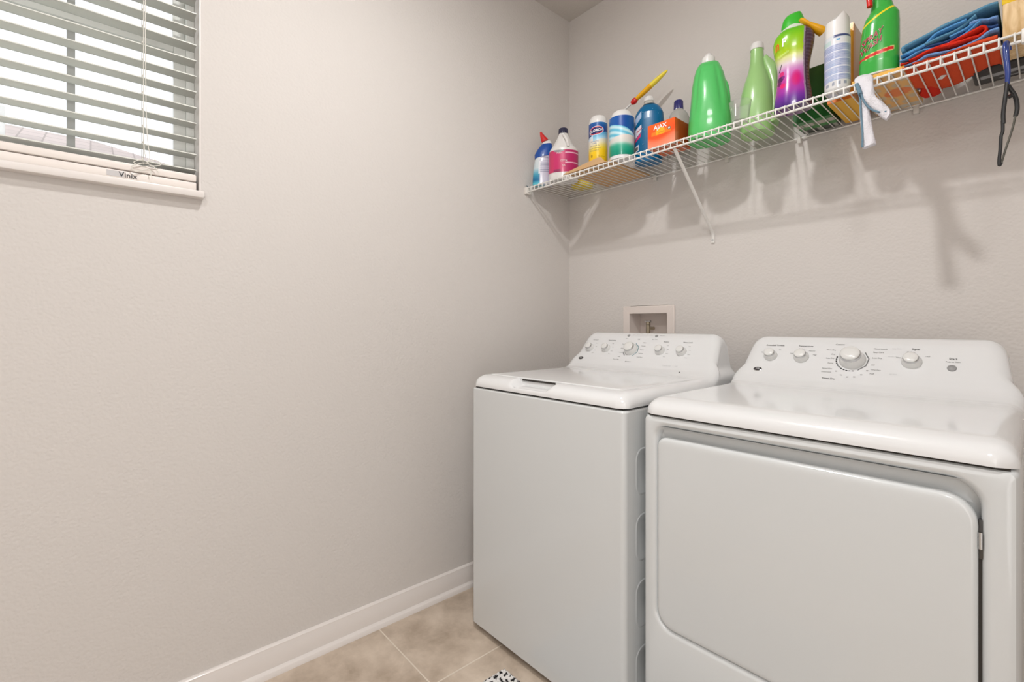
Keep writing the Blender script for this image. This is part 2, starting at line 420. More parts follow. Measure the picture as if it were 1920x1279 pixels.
def disc(name, parent, x, z, rx, rz, m, off0=0, off1=.0012, k=28):
    p, n, d = face_pt(x, z, 0)
    L = [[p+n*o+Vector((math.cos(t)*rx*s, 0, 0))+d*math.sin(t)*rz*s for t in [2*PI*i/k for i in range(k)]] for o, s in ((off0-.002, 1), (off1*.7, 1), (off1, .92))]
    return loops_mesh(name, L, m, parent, False, True, auto=50)
def ftext(parent, s, x, z, size=.0062, m=None, bold=.0, align='CENTER'):
    return text_part('print', s, size, face_map(x, z), m or M_TEXT, parent, align, bold)
def arc_marks(parent, x, z, r, a0, a1, n, wid, m, solid=False):
    bm = bmesh.new(); p, nn, d = face_pt(x, z, .0009)
    for i in range(n):
        f0 = a0+(a1-a0)*i/n; f1 = a0+(a1-a0)*(i+(1 if solid else .72))/n
        k = 3; prev = None
        for j in range(k+1):
            t = math.radians(f0+(f1-f0)*j/k); q = Vector((math.cos(t), 0, 0))+d*math.sin(t)
            cur = (bm.verts.new(p+q*r), bm.verts.new(p+q*(r+wid)))
            if prev: bm.faces.new((prev[0], prev[1], cur[1], cur[0]))
            prev = cur
    return from_bm('scale_marks', bm, m, parent)
def logo(parent, x, z):
    b = disc('badge', parent, x, z, .0135, .0085, M_CHROME, 0, .0016)
    disc('badge_face', b, x, z, .0118, .0070, mat('badge_dark', (58, 58, 60), .3), .001, .0024)
    text_part('badge_letters', 'GE', .009, face_map(x, z, .0030), mat('badge_silver', (205, 205, 205), .3), b, bold=.01)

# --- washer
WX, WYY = .247, -.8365
wa = thing('washing_machine', 'white top-load washing machine in the corner beside the left wall', 'washing machine', (WX, WYY, 0))
D = .690
ybody('cabinet', 0, 0, D, .022, .910, wa)
box('base_shadow_plate', .012, W-.012, .012, D-.02, .912-.004, .918, M_DARK, wa)
cv = cover('top_cover', wa, notch=True); cv.location = (0, 0, .9155)
# lid lying on the cover
bm = bmesh.new(); rows = []
for (dy, zz) in ((0, -.006), (0, .0006), (.0015, .0022), (.006, .0028), (.40, .0030), (.411, .0026), (.4125, .0005)):
    row = []
    for i in range(41):
        t = i/40; x = .043+(W-.086)*t; e = min(t, 1-t); ed = -.0028*(1 if e == 0 else 0)
        row.append(bm.verts.new((x, .0545+dy, prof_z(.0545+dy)*(1)+zz+ed)))
    rows.append(row)
for i in range(len(rows)-1):
    for k in range(40): bm.faces.new((rows[i][k], rows[i][k+1], rows[i+1][k+1], rows[i+1][k]))
ld = from_bm('lid', bm, M_TOP, wa, auto=40); ld.location = (0, 0, .9155)
box('handle_slot', .224, .382, .0535, .060, .9155+.0345, .9155+.0405, M_DARK, wa)
con = cv
KZ = 1.042-.9155
def wxl(px): return px-WX
kx = [.334, .423, .548, .682, .772]
for i, x in enumerate(kx):
    big = i == 2
    knob(cv, x-WX, KZ+.001, .0255 if big else .0175, .030 if big else .024)
for i, s in enumerate(('Soil Level', 'Temperature', '', 'Options', 'Water Level')):
    if s: ftext(cv, s, kx[i]-WX+.012, KZ+.036, .0075, M_TEXTD)
ftext(cv, 'Off', kx[2]-WX+.018, KZ+.043, .0066, M_TEXTD)
for dz, s in ((.026, 'Casuals'), (.009, 'Colors'), (-.008, 'Whites'), (-.025, 'Bulky'), (-.036, 'Rinse & Spin')):
    ftext(cv, s, kx[2]-WX-.036, KZ+dz-.004, .0058, align='RIGHT')
for dz, s in ((.034, 'Colors'), (.021, 'Normal'), (.006, 'Casuals'), (-.008, 'Delicates'), (-.023, 'Cold Wash')):
    ftext(cv, s, kx[2]-WX+.042, KZ+dz-.004, .0058, align='LEFT')
ftext(cv, 'Bulky Items', kx[2]-WX+.012, KZ-.046, .0062)
for i in (0, 1, 3, 4):
    for k, (dx, dz) in enumerate(((.020, .022), (.026, .008), (.027, -.008), (.022, -.020))):
        ftext(cv, ('Light', 'Med', 'Heavy', 'Extra')[k], kx[i]-WX+dx, KZ+dz, .0045, align='LEFT')
arc_marks(cv, kx[2]-WX, KZ, .0335, -60, 70, 1, .003, mat('teal_print', (96, 132, 140), .5), True)
arc_marks(cv, kx[2]-WX, KZ, .0335, 200, 240, 3, .003, mat('black_print', (30, 30, 32), .5))
b1 = disc('push_button', cv, .508-WX, KZ+.058, .0065, .0065, mat('button_grey', (150, 150, 150), .4), 0, .002)
b2 = disc('push_button', cv, .640-WX, KZ+.058, .0065, .0065, MATS['button_grey'], 0, .002)
for k in range(5): ftext(cv, ('Fill', 'Wash', 'Rinse', 'Spin', 'Done')[k], .532-WX+k*.021, KZ+.0605, .0046)
ftext(cv, 'Power', .506-WX, KZ+.045, .005, M_TEXTD); ftext(cv, 'Start / Pause', .638-WX, KZ+.045, .005, M_TEXTD)
ftext(cv, 'Delay Start', .655-WX, KZ+.0595, .0045, align='LEFT')
logo(cv, .312-WX, KZ-.044)
def top_text(s, x, y, size, par, m):
    return text_part('print', s, size, lambda a, b: (x+a, y+b, prof_z(y)+.0008), m, par)
M_FAINT = mat('faint_print', (190, 192, 194), .5)
ftext(cv, 'Precise Fill', .735-WX, KZ-.052, .008, M_FAINT); ftext(cv, 'HE', .775-WX, KZ-.052, .009, M_FAINT)
disc('rivet', cv, .800-WX, KZ-.070, .003, .002, M_TEXTD)
# embossed ovals on the side sheet
for z0 in (.665, .479, .292, .105):
    L = []
    for ins, out in ((0, -.0003), (.003, .0010), (.006, .0011), (.009, .0004)):
        L.append([(W+out, p[0], p[1]) for p in rr_loop(.052+ins, .62-ins, z0+ins, z0+.135-ins, (.035-ins,)*4)])
    loops_mesh('side_rib', L, M_ENAMEL, wa, False, True, auto=60)
for fx in (.06, W-.06):
    for fy in (.06, D-.06):
        tube('levelling_foot', [(fx, fy, 0), (fx, fy, .024)], .02, M_DARK, wa, 16)

# --- dryer
DX, DY = .973, -.8076
dr = thing('clothes_dryer', 'white front-load clothes dryer with a wide square door', 'dryer', (DX, DY, 0), .0092)
DD = .685; GZ = .9065
# cabinet: sides and back box behind, front sheet with door recess
ox0, ox1, oz0, oz1 = .0325, .6490, .352, .886-.0
rad_o = (.050, .050, .050, .034)
def fr(ins, y, exz=0): return [(p[0], y, p[1]) for p in rr_loop(ox0+ins, ox1-ins, oz0+ins, oz1-ins-exz, tuple(max(.006, r-ins) for r in rad_o), 8)]
def outer(ins, y, z0=.022, r=.010): return [(p[0], y, p[1]) for p in rr_loop(ins, W-ins, z0+ins, GZ-ins, (r,)*4, 8)]
loops_mesh('front_panel', [outer(0, .30), outer(0, .014), outer(.004, .0045), outer(.013, 0), fr(-.006, 0), fr(-.002, .0012), fr(.002, .004), fr(.006, .010), fr(.008, .024, .004), fr(.009, .030, .03), fr(.05, .034, .06)], M_ENAMEL, dr, False, True, auto=32)
box('cabinet', 0, W, .299, DD, .022, GZ, M_ENAMEL, dr, bev=.003)
# scooped finger hold above the door, curving in behind its top edge
bm = bmesh.new(); rows = []
for i in range(9):
    t = i/8; a = t*PI/2; yy = .0275*math.sin(a)+.001; zz = .8815-.044*(1-math.cos(a))
    rows.append([bm.verts.new((x, yy, zz)) for x in [ox0+.012+(ox1-ox0-.024)*k/20 for k in range(21)]])
for i in range(8):
    for k in range(20): bm.faces.new((rows[i][k], rows[i][k+1], rows[i+1][k+1], rows[i+1][k]))
from_bm('finger_scoop', bm, M_ENAMEL, dr, True)
dx0, dx1, dz0, dz1 = .0395, .6385, .3595, .8515
rad_d = (.046, .046, .046, .024)
def dl(ins, y): return [(p[0], y, p[1]) for p in rr_loop(dx0+ins, dx1-ins, dz0+ins, dz1-ins, tuple(max(.004, r-ins) for r in rad_d), 10)]
door = loops_mesh('door', [dl(.004, .024), dl(0, .020), dl(0, .008), dl(.0015, .0045), dl(.0045, .0018), dl(.009, .0006), dl(.016, .0)], M_ENAMEL, dr, True, True, auto=40)
box('door_gap', dx1-.002, ox1-.0045, .0095, .026, dz0+.05, .812, M_DARK, dr)
for hz in (.782, .43):
    h = box('door_hinge', dx1+.0002, ox1-.003, .008, .022, hz-.032, hz+.034, mat('hinge_steel', (96, 96, 96), .3, metal=.9), door, bev=.001)
    tube('hinge_pin', [(dx1+.0028, .005, hz-.014), (dx1+.0028, .005, hz+.014)], .0028, M_CHROME, h, 10)
box('top_gap', .010, W-.010, .010, DD-.02, GZ-.004, GZ+.006, M_DARK, dr)
dc = cover('top_cover', dr); dc.location = (0, -.001, GZ+.0035)
KZ = 1.040-GZ-.0035
kd = [1.080, 1.171, 1.307, 1.443]
for i, x in enumerate(kd):
    if i == 2: knob(dc, x-DX, KZ, .030, .040)
    else: knob(dc, x-DX, KZ+.002, (.0185, .0195, 0, .0205)[i], .026)
for i, s in ((0, 'Extended Tumble'), (1, 'Temperature'), (3, 'Signal')):
    ftext(dc, s, kd[i]-DX+.006, KZ+.036, .0078, M_TEXTD, .008)
for s, dx, dz in (('Off', -.03, .012), ('On', .024, .022)): ftext(dc, s, kd[0]-DX+dx, KZ+dz, .0055)
for s, dx, dz in (('Low', -.030, .012), ('Medium', -.004, .027), ('Normal', .026, .022), ('High', .036, .010)): ftext(dc, s, kd[1]-DX+dx, KZ+dz, .0055)
for s, dx, dz in (('Less', -.03, .012), ('Medium', -.004, .028), ('Loud', .032, .018)): ftext(dc, s, kd[3]-DX+dx, KZ+dz, .0055)
arc_marks(dc, kd[2]-DX, KZ, .0385, 165, 285, 11, .0035, MATS['black_print'])
arc_marks(dc, kd[2]-DX, KZ, .0385, 296, 405, 1, .0028, M_TEXT, True)
ftext(dc, 'Cottons', kd[2]-DX-.038, KZ+.044, .0070, M_TEXTD)
for dz, s, ln in ((.031, 'More Dry', 0), (.018, 'Dry', 0), (.006, 'Less Dry', 0), (-.008, 'Damp', 0), (-.024, 'Speed Dry', 0), (-.034, 'Dewrinkle', 0)):
    ftext(dc, s, kd[2]-DX-.046, KZ+dz-.004, .0062, align='RIGHT')
for dz, s in ((.038, 'Mixed Loads'), (.028, 'Easy Care'), (.012, 'Less Dry'), (-.008, 'Off'), (-.021, 'Time Dry'), (-.032, 'Fluff')):
    ftext(dc, s, kd[2]-DX+.047, KZ+dz-.004, .0062, align='LEFT')
for k, s in enumerate(('80', '70', '60', '50', '40', '30')):
    a = math.radians(225+k*20); ftext(dc, s, kd[2]-DX+.049*math.cos(a), KZ+.049*math.sin(a), .0055)
ftext(dc, 'Timed Dry', kd[2]-DX-.050, KZ-.056, .0078, M_TEXTD, .008)
for s, dx, dz in (('Easy Care', .10, .036), ('Sensor Dry', .094, .014), ('Air Fluff', .10, -.034)): ftext(dc, s, kd[2]-DX+dx, KZ+dz, .005, M_FAINT)
ftext(dc, 'Start', 1.527-DX, KZ+.014, .0085, M_TEXTD, .01); ftext(dc, 'Push to Start', 1.527-DX, KZ+.006, .0055)
disc('push_button', dc, 1.526-DX, KZ-.010, .0095, .0095, MATS['button_grey'], 0, .003)
logo(dc, 1.052-DX, KZ-.042)
for fx in (.06, W-.06):
    for fy in (.06, DD-.06):
        tube('levelling_foot', [(fx, fy, 0), (fx, fy, .024)], .02, M_DARK, dr, 16)

# ------------------------------------------------------------------ washer supply box in the wall
ob = thing('washer_supply_box', 'white recessed plastic water supply box in the wall behind the washer', 'supply box', (.479, 0, 1.13))
M_BOX = mat('supply_plastic', (226, 216, 210), .4)
Lf = []
for ins, y in ((0, -.001), (.001, -.007), (.004, -.009), (.034, -.008), (.036, -.006), (.0365, .085)):
    Lf.append([(p[0], y, p[1]) for p in rr_loop(-.133+ins, .133-ins, -.108+ins, .1035-ins, (.004,)*4, 3)])
loops_mesh('box_frame', Lf, M_BOX, ob, False, True, auto=30)
tube('supply_valve', [(-.02, .075, .0), (-.02, .03, .0), (-.02, .03, .02), (-.02, .03, .022)], [.008, .009, .011, .008], mat('brass_valve', (170, 160, 140), .3, metal=.8), ob, 12)
tube('supply_valve', [(-.02, .03, -.06), (-.02, .03, .028)], .010, MATS['brass_valve'], ob, 12)
tube('valve_handle', [(-.034, .028, .032), (-.006, .028, .032)], .006, MATS['satin_chrome'], ob, 10)
tube('supply_valve', [(.078, .075, .022), (.078, .055, .022)], .006, M_DARK, ob, 10)

# ------------------------------------------------------------------ wire shelf
sh = thing('wire_shelf', 'long white wire shelf mounted on the back wall above the machines', 'shelf', (0, 0, 1.8))
SX1 = 2.53; YL = -.318
bm = bmesh.new(); x = .012
while x < SX1-.01:
    add_tube(bm, [(x, -.006, .0195), (x, YL+.004, .0195), (x, YL-.0028, .0175), (x, YL-.0035, .012), (x, YL-.0035, -.004)], .0019, 6)
    x += .0254
from_bm('deck_wires', bm, M_WIRE, sh, auto=60)
tube('front_rail', [(.004, YL, -.0045), (SX1, YL, -.0045)], .0034, M_WIRE, sh, 10)
tube('front_rail', [(.004, YL, .0150), (SX1, YL, .0150)], .0030, M_WIRE, sh, 10)
tube('back_rail', [(.004, -.010, .0145), (SX1, -.010, .0145)], .0030, M_WIRE, sh, 10)
# end bracket on the left wall
ec = box('end_bracket', .0005, .016, YL-.014, YL+.020, -.016, .018, mat('bracket_plastic', (228, 224, 218), .4), sh, bev=.003)
tube('bracket_screw', [(.012, YL-.004, .020), (.012, YL-.011, .022)], .0045, M_CHROME, ec, 10)
for bx in (.783, 2.0):
    st = tube('support_strut', [(bx, -.308, -.008), (bx, -.26, -.052), (bx-.002, -.012, -.272), (bx-.002, -.0035, -.282), (bx-.002, -.0035, -.318)], .0072, M_WIRE, sh, 10, flat=.42)
    tube('strut_screw', [(bx-.002, -.0005, -.306), (bx-.002, -.009, -.306)], .0042, M_CHROME, st, 10)
for cx in (.52, .84, 1.10, 1.42, 1.74):
    c = box('wall_clip', cx-.007, cx+.007, -.016, -.0005, -.004, .019, mat('clip_plastic', (214, 210, 204), .4), sh, bev=.002)
box('rail_joiner', 1.648, 1.675, YL-.0085, YL+.006, -.013, .021, MATS['bracket_plastic'], sh, bev=.003)

# ------------------------------------------------------------------ things on the shelf
DECK = 1.8215
SN, CN = math.sin(YAW), math.cos(YAW)
class It:
    """a shelf thing measured off its outline: given the column where it stands and its distance, gives real sizes"""
    def __init__(s, u, y, zb=DECK, turn=0):
        a = (u-PX)/FPX; dx = -SN+a*CN; dy = CN+a*SN; f = (y-CAM.y)/dy
        s.u = u; s.x = CAM.x+f*dx; s.y = y; s.k = f/FPX; s.c = 1/math.sqrt(1+a*a); s.zb = zb
        s.th = math.atan2(CAM.x-s.x, -(CAM.y-s.y))+turn; s.vb = PY-(zb-CAM.z)/s.k
    def X(s, u): return (u-s.u)*s.k*s.c
    def Z(s, v): return (s.vb-v)*s.k
    def U(s, x): return s.u+x/(s.k*s.c)
    def V(s, z): return s.vb-z/s.k
    def T(s, name, label, cat, group=None): s.o = thing(name, label, cat, (s.x, s.y, s.zb), s.th, group); return s.o
    def rows(s, R, ratio=1, ry=None, cy=0, p=2, n=None):
        out = []
        for r in R:
            v, a, b = r[:3]; rx = (s.X(b)-s.X(a))/2
            out.append((max(0, s.Z(v)) if v != 'b' else 0, (s.X(a)+s.X(b))/2, cy, rx, (r[3] if len(r) > 3 else (ry or rx*ratio)), p))
        out.sort(key=lambda q: q[0]); return out
def loft(name, rows, m, parent, seg=48, nz=None, cap0=True, cap1=True, mod=None, auto=40, smooth_rows=False):
    rows = sorted(rows, key=lambda r: r[0])
    if nz:
        z0, z1 = rows[0][0], rows[-1][0]; zz = sorted(set([round(z0+(z1-z0)*i/nz, 6) for i in range(nz+1)]+[round(r[0], 6) for r in rows])); out = []
        for z in zz:
            for i in range(len(rows)-1):
                if rows[i][0]-1e-5 <= z <= rows[i+1][0]+1e-5:
                    d = rows[i+1][0]-rows[i][0]; t = 0 if d < 1e-6 else (z-rows[i][0])/d
                    t = min(1, max(0, t))
                    if smooth_rows and d > 1e-6:
                        p0 = rows[max(i-1, 0)]; p1 = rows[i]; p2 = rows[i+1]; p3 = rows[min(i+2, len(rows)-1)]
                        out.append(tuple([z]+[.5*(2*p1[j]+(p2[j]-p0[j])*t+(2*p0[j]-5*p1[j]+4*p2[j]-p3[j])*t*t+(3*p1[j]-p0[j]-3*p2[j]+p3[j])*t**3) for j in range(1, 6)]))
                    else: out.append(tuple(rows[i][j]*(1-t)+rows[i+1][j]*t for j in range(6)))
                    break
        rows = out
    L = []
    for (z, cx, cy, rx, ry, p) in rows:
        ring = []
        for i in range(seg):
            t = 2*PI*i/seg; c, s_ = math.cos(t), math.sin(t)
            e = 2/p; px_ = math.copysign(abs(c)**e, c); py_ = math.copysign(abs(s_)**e, s_)
            k = mod(t, z) if mod else 1
            ring.append((cx+rx*px_*k, cy+ry*py_*k, z))
        L.append(ring)
    return loops_mesh(name, L, m, parent, cap0, cap1, auto=auto)
def sup(rx, ry, p, cx=0): return lambda x: -ry*max(0, 1-min(1, abs((x-cx)/rx))**p)**(1/p)-.0008
def mix(a, b, t): t = min(1, max(0, t)); return tuple(a[i]*(1-t)+b[i]*t for i in range(3))
def ramp(st, v):
    if v <= st[0][0]: return st[0][1]
    for i in range(len(st)-1):
        if v <= st[i+1][0]: return mix(st[i][1], st[i+1][1], (v-st[i][0])/(st[i+1][0]-st[i][0]))
    return st[-1][1]
M_LABEL = painted('printed_label', .35, .25)
M_WPLAST = mat('white_plastic', (226, 224, 222), .32, coat=.2)
def cylmap(it, u0, v0, R, cx=0, off=.0009, skew=0):
    """map flat text onto a round body of radius R centred on local x=cx"""
    x0 = it.X(u0)-cx; a0 = math.asin(max(-.98, min(.98, x0/R)))
    zc = it.Z(v0)
    def f(x, y):
        a = a0+x/R; return (cx+(R+off)*math.sin(a), -(R+off)*math.cos(a), zc+y+x*skew)
    return f

# 1 toilet cleaner by the left wall
it = It(1017, -.275); o = it.T('toilet_cleaner_bottle', 'white and blue toilet cleaner bottle with red spout against the left wall', 'bottle')
def tc_paint(co):
    u, v = it.U(co.x), it.V(co.z)
    if u < 1011: return ramp([(300, (214, 222, 226)), (318, (205, 220, 226)), (330, (70, 160, 190)), (340, (20, 110, 160)), (346, (90, 190, 210))], v)
    if u < 1012.5: return (236, 238, 242)
    base = (196, 196, 212)
    if 303 < v < 328 and int(v/2.0) % 2 == 0: base = (150, 152, 176)
    return base
paint(loft('body', it.rows([('b', 998.5, 1036, .027), (340, 998.5, 1036, .027), (318, 1000, 1035, .027), (305, 1002, 1034, .026), (299, 1003.5, 1034, .025), (292, 1006, 1034, .022), (288, 1010, 1034, .018)], p=2.6), M_LABEL, o, nz=50), tc_paint)
M_BLUE = mat('cobalt_plastic', (22, 76, 160), .35, coat=.3)
def slantloft(name, it, rowsuv, m, o, ry, seg=24, p=2.4):
    """rows as segments ((uL,vL),(uR,vR),ry) so a part can lean"""
    L = []
    for (a, b, r) in rowsuv:
        pa = Vector((it.X(a[0]), 0, it.Z(a[1]))); pb = Vector((it.X(b[0]), 0, it.Z(b[1]))); c = (pa+pb)/2; h = (pb-pa)/2
        ring = []
        for i in range(seg):
            t = 2*PI*i/seg; e = 2/p; cc = math.copysign(abs(math.cos(t))**e, math.cos(t)); ss = math.copysign(abs(math.sin(t))**e, math.sin(t))
            ring.append(c+h*cc+Vector((0, r*ss, 0)))
        L.append(ring)
    return loops_mesh(name, L, m, o, True, True, auto=45)
slantloft('collar', it, [((1002.6, 299), (1034.5, 293), .026), ((1002.3, 291), (1036, 284), .025), ((1008, 281), (1036, 275), .020), ((1015.5, 271.5), (1034.5, 270), .013)], M_BLUE, o, .02)
slantloft('neck', it, [((1015, 272), (1035, 270), .012), ((1017, 268), (1033, 265.5), .011), ((1019, 267), (1031, 264), .009)], M_WPLAST, o, .01)
slantloft('spout', it, [((1016, 268.5), (1028, 262), .012), ((1014, 262), (1023.5, 257), .009), ((1012.6, 254), (1018, 251), .005), ((1012.4, 248), (1015.6, 247.6), .003)], mat('red_plastic', (206, 30, 28), .35, coat=.3), o, .01)
text_part('print', 'CLOROX', .008, lambda x, y: (it.X(1025)+x, -.0275, it.Z(299)+y-.2*x), mat('navy_print', (36, 40, 110), .5), o)

# 2 bleach jug
it2 = It(1056.5, -.243); o = it2.T('bleach_jug', 'white bleach jug with a magenta label and navy cap', 'bottle')
def bl_paint(co):
    u, v = it2.U(co.x), it2.V(co.z)
    if co.y > .02: return (214, 60, 120)
    if u < 1038: return (206, 56, 104)
    c = (206, 50, 110) if u < 1060 else (188, 40, 104)
    if u >= 1060 and (abs(v-293) < .8 or abs(v-311) < .8): c = (236, 190, 208)
    if 1039 < u < 1057 and v < 293-abs(u-1048)*.35: c = (150, 152, 156)
    if v > 323 and u < 1052: c = mix(c, (120, 60, 90), .6)
    return c
rx = [(('b'), 1029.5, 1083, .048), (338, 1028.8, 1084, .05), (329, 1029, 1084, .05), (287, 1029.5, 1084, .05), (283, 1031, 1083, .049), (275, 1036.5, 1075.5, .043), (268, 1040.5, 1071.5, .036), (260, 1044.5, 1068, .028), (254, 1047.5, 1065, .021), (251, 1048, 1064.5, .0195)]
def jugmod(t, z):
    return 1
loft('body', it2.rows(rx, p=2.15), M_WPLAST, o, nz=50, smooth_rows=False)
paint(loft('label', [(r[0], r[1], r[2], r[3]+.0007, r[4]+.0007, r[5]) for r in it2.rows([(328, 1029, 1084, .05), (287.5, 1029.5, 1084, .05)], p=2.15)], M_LABEL, o, nz=60, cap0=False, cap1=False, seg=96), bl_paint)
tube('handle', spline([(it2.X(1056), -.028, it2.Z(256)), (it2.X(1061), -.045, it2.Z(266)), (it2.X(1064), -.05, it2.Z(275)), (it2.X(1065), -.048, it2.Z(281))], 6), [.007]*19, M_WPLAST, o, 12)
M_NAVYCAP = mat('navy_plastic', (34, 34, 66), .35, coat=.3)
loft('cap', it2.rows([(252, 1047.3, 1065), (243.5, 1047.5, 1064.8), (242, 1048.5, 1063.8)]), M_NAVYCAP, o, mod=lambda t, z: 1+.02*math.cos(24*t), seg=96)
for s, u, v, sz in (('FRESH', 1049, 293.5, .010), ('ODOR', 1057, 308, .011), ('3.5', 1057, 317, .012)):
    text_part('print', s, sz, lambda x, y, u=u, v=v: (it2.X(u)+x, sup((it2.X(1084)-it2.X(1029))/2, .0507, 2.15)(it2.X(u)+x)-.0006, it2.Z(v)+y), mat('white_print', (240, 236, 240), .5), o)

# 3 yellow sponge pack behind the bleach
it3 = It(1091, -.095); o = it3.T('sponge_pack', 'crinkled clear pack of yellow sponges lying behind the bleach jug', 'sponges')
def crink(t, z): return 1+.07*math.sin(5*t+z*90)+.04*math.sin(11*t-z*140)
loft('sponge', [(0.001, 0, 0, .042, .035, 2.6), (.006, 0, 0, .050, .042, 2.8), (.05, 0, 0, .05, .042, 2.8), (.08, 0, 0, .045, .036, 2.5), (.09, 0, 0, .03, .025, 2.3)], mat('sponge_yellow', (236, 214, 70), .8, bump=(120, .7, .004)), o, nz=14, mod=crink)
loft('wrapper', [(-.0, .006, 0, .050, .042, 2.6), (.006, .008, 0, .060, .050, 2.8), (.05, .008, 0, .06, .05, 2.8), (.09, .006, 0, .052, .044, 2.5), (.10, 0, 0, .034, .03, 2.3)], mat('clear_wrap', (250, 246, 226), .12, trans=.9, ior=1.15, alpha=.45), o, nz=20, mod=lambda t, z: 1+.05*math.sin(7*t+z*120)+.03*math.sin(17*t-z*200))

# 4 cardboard tray
o = tag(box('cardboard_tray', .255, .500, -.3145, -.022, DECK+.0003, DECK+.0038, mat('cardboard', (206, 168, 124), .85, bump=(60, .3, .002))), 'flat brown cardboard tray lying under the two wipes canisters', 'cardboard')
bm = bmesh.new()
A = [(.243, -.3195, DECK+.001), (.478, -.3195, DECK+.001), (.455, -.3195, DECK+.026), (.432, -.3195, DECK+.0285), (.26, -.3195, DECK+.008)]
f0 = [bm.verts.new(p) for p in A]; f1 = [bm.verts.new((p[0], -.3165, p[2])) for p in A]
bm.faces.new(f0); bm.faces.new(f1[::-1])
for i in range(5): bm.faces.new((f0[i], f0[(i+1) % 5], f1[(i+1) % 5], f1[i]))
fl = from_bm('front_flap', bm, MATS['cardboard'], o)
TRAY = DECK+.0042

# 5, 6 wipes canisters
def canister(it, label, rows, R, vl_top, vl_bot, painter, lidrows, group=None):
    o = it.T('wipes_canister', label, 'canister')
    loft('body', it.rows(rows), mat('canister_white', (228, 228, 230), .35, coat=.2), o, seg=64)
    lr = it.rows([(vl_bot, *rows[0][1:3]), (vl_top, *rows[0][1:3])])
    paint(loft('label', [(r[0], r[1], r[2], r[3]+.0005, r[4]+.0005, 2) for r in lr], M_LABEL, o, nz=90, seg=160, cap0=False, cap1=False), painter)
    loft('lid', it.rows(lidrows), M_WPLAST, o, seg=48, auto=35)
    return o
it5 = It(1121.5, -.268, TRAY)
def c1(co):
    u, v = it5.U(co.x), it5.V(co.z); R = .0405
    if co.y > .012: return (236, 196, 40)
    # blue cap with a slanting lower edge, light blue swoosh, white, yellow
    edge = 262-(u-1104)*.42+ (u-1104)**2*.004
    if v < edge: return ramp([(230, (40, 130, 180)), (240, (16, 84, 160)), (250, (20, 60, 140)), (262, (24, 56, 120))], v+(u-1120)*-.2)
    if v < edge+12 and u > 1112: return mix((80, 170, 215), (190, 220, 236), (v-edge)/12)
    if v < edge+5: return (200, 220, 236)
    return ramp([(262, (226, 222, 222)), (274, (232, 222, 190)), (284, (240, 210, 70)), (290, (244, 200, 20)), (310, (242, 196, 24))], v+(1121-u)*-.25)
o = canister(it5, 'white and yellow wipes canister with blue top on the cardboard tray', [('b', 1104, 1139), (236, 1104, 1139), (232, 1105, 1138)], .04, 235.5, 307, c1, [(236, 1104.5, 1138.5), (231, 1104.5, 1138.5), (224, 1106.5, 1136.5), (221, 1109, 1134), (220, 1114, 1129)])
Rc = it5.X(1139)-it5.X(1121.5)
def ell(name, it, u, v, ru, rv, R, off, m, o, rot=0, k=36, cx=0):
    """flat oval mark wrapped on a round body"""
    bm = bmesh.new(); f = cylmap(it, u, v, R, cx, off)
    rr = []
    for s in (1, .5):
        rr.append([bm.verts.new(f(ru*it.k*s*math.cos(t)*math.cos(rot)-rv*it.k*s*math.sin(t)*math.sin(rot), ru*it.k*s*math.cos(t)*math.sin(rot)+rv*it.k*s*math.sin(t)*math.cos(rot))) for t in [2*PI*i/k for i in range(k)]])
    c = bm.verts.new(f(0, 0))
    for i in range(k):
        j = (i+1) % k; bm.faces.new((rr[0][i], rr[0][j], rr[1][j], rr[1][i])); bm.faces.new((rr[1][i], rr[1][j], c))
    return from_bm(name, bm, m, o)
M_RED = mat('red_print', (196, 26, 60), .4); M_NAVY = mat('navy_logo', (20, 28, 96), .4); M_WHITEP = mat('white_ink', (242, 242, 246), .4); M_BLUEP = mat('blue_ink', (24, 90, 170), .4)
def clorox(it, u, v, R, o, sc=1, rot=.12, cx=0):
    ell('logo_oval', it, u, v, 17*sc, 9.5*sc, R, .0008, M_WHITEP, o, rot, cx=cx); ell('logo_oval', it, u, v, 16*sc, 8.6*sc, R, .0011, M_RED, o, rot, cx=cx); ell('logo_oval', it, u, v, 14*sc, 6.6*sc, R, .0014, M_NAVY, o, rot, cx=cx)
    f = cylmap(it, u, v, R, cx, .0018, rot)
    text_part('logo_letters', 'CLOROX', .0165*sc, f, M_WHITEP, o, bold=.03)
clorox(it5, 1117.5, 251, Rc, o, .86)
for k, s in enumerate(('Disinfecting', 'WIPES', 'Kills Cold & Flu', 'Viruses & Bacteria', 'Crisp Lemon')):
    text_part('print', s, .0075, cylmap(it5, 1114.5, 270.5+k*4.2, Rc), M_BLUEP if k < 2 else M_TEXT, o)
ell('drop_mark', it5, 1110, 297, 2, 3, Rc, .0009, mat('amber_ink', (176, 140, 20), .5), o)
text_part('print', '35 Wipes', .008, cylmap(it5, 1128, 299, Rc), MATS['amber_ink'], o)
it6 = It(1165.5, -.262, TRAY)
def c2(co):
    u, v = it6.U(co.x), it6.V(co.z)
    if co.y > .02: return (20, 90, 150)
    e1 = 238+(u-1143)*.30+(max(0, u-1170))**2*.02
    if v < e1: return ramp([(1143, (22, 98, 176)), (1168, (14, 74, 160)), (1190, (12, 92, 160))], u)
    e2 = 266-(u-1143)*.30+((u-1143)**2)*.004
    if v < e2:
        w_ = .5+.5*math.sin((v-239)*.62-(u-1143)*.22)
        return mix((96, 190, 220), (206, 232, 240), w_)
    return ramp([(255, (214, 226, 228)), (262, (228, 220, 216)), (273, (214, 218, 212)), (280, (60, 170, 140)), (290, (0, 150, 120)), (300, (10, 140, 116))], v-(u-1165)*.05)
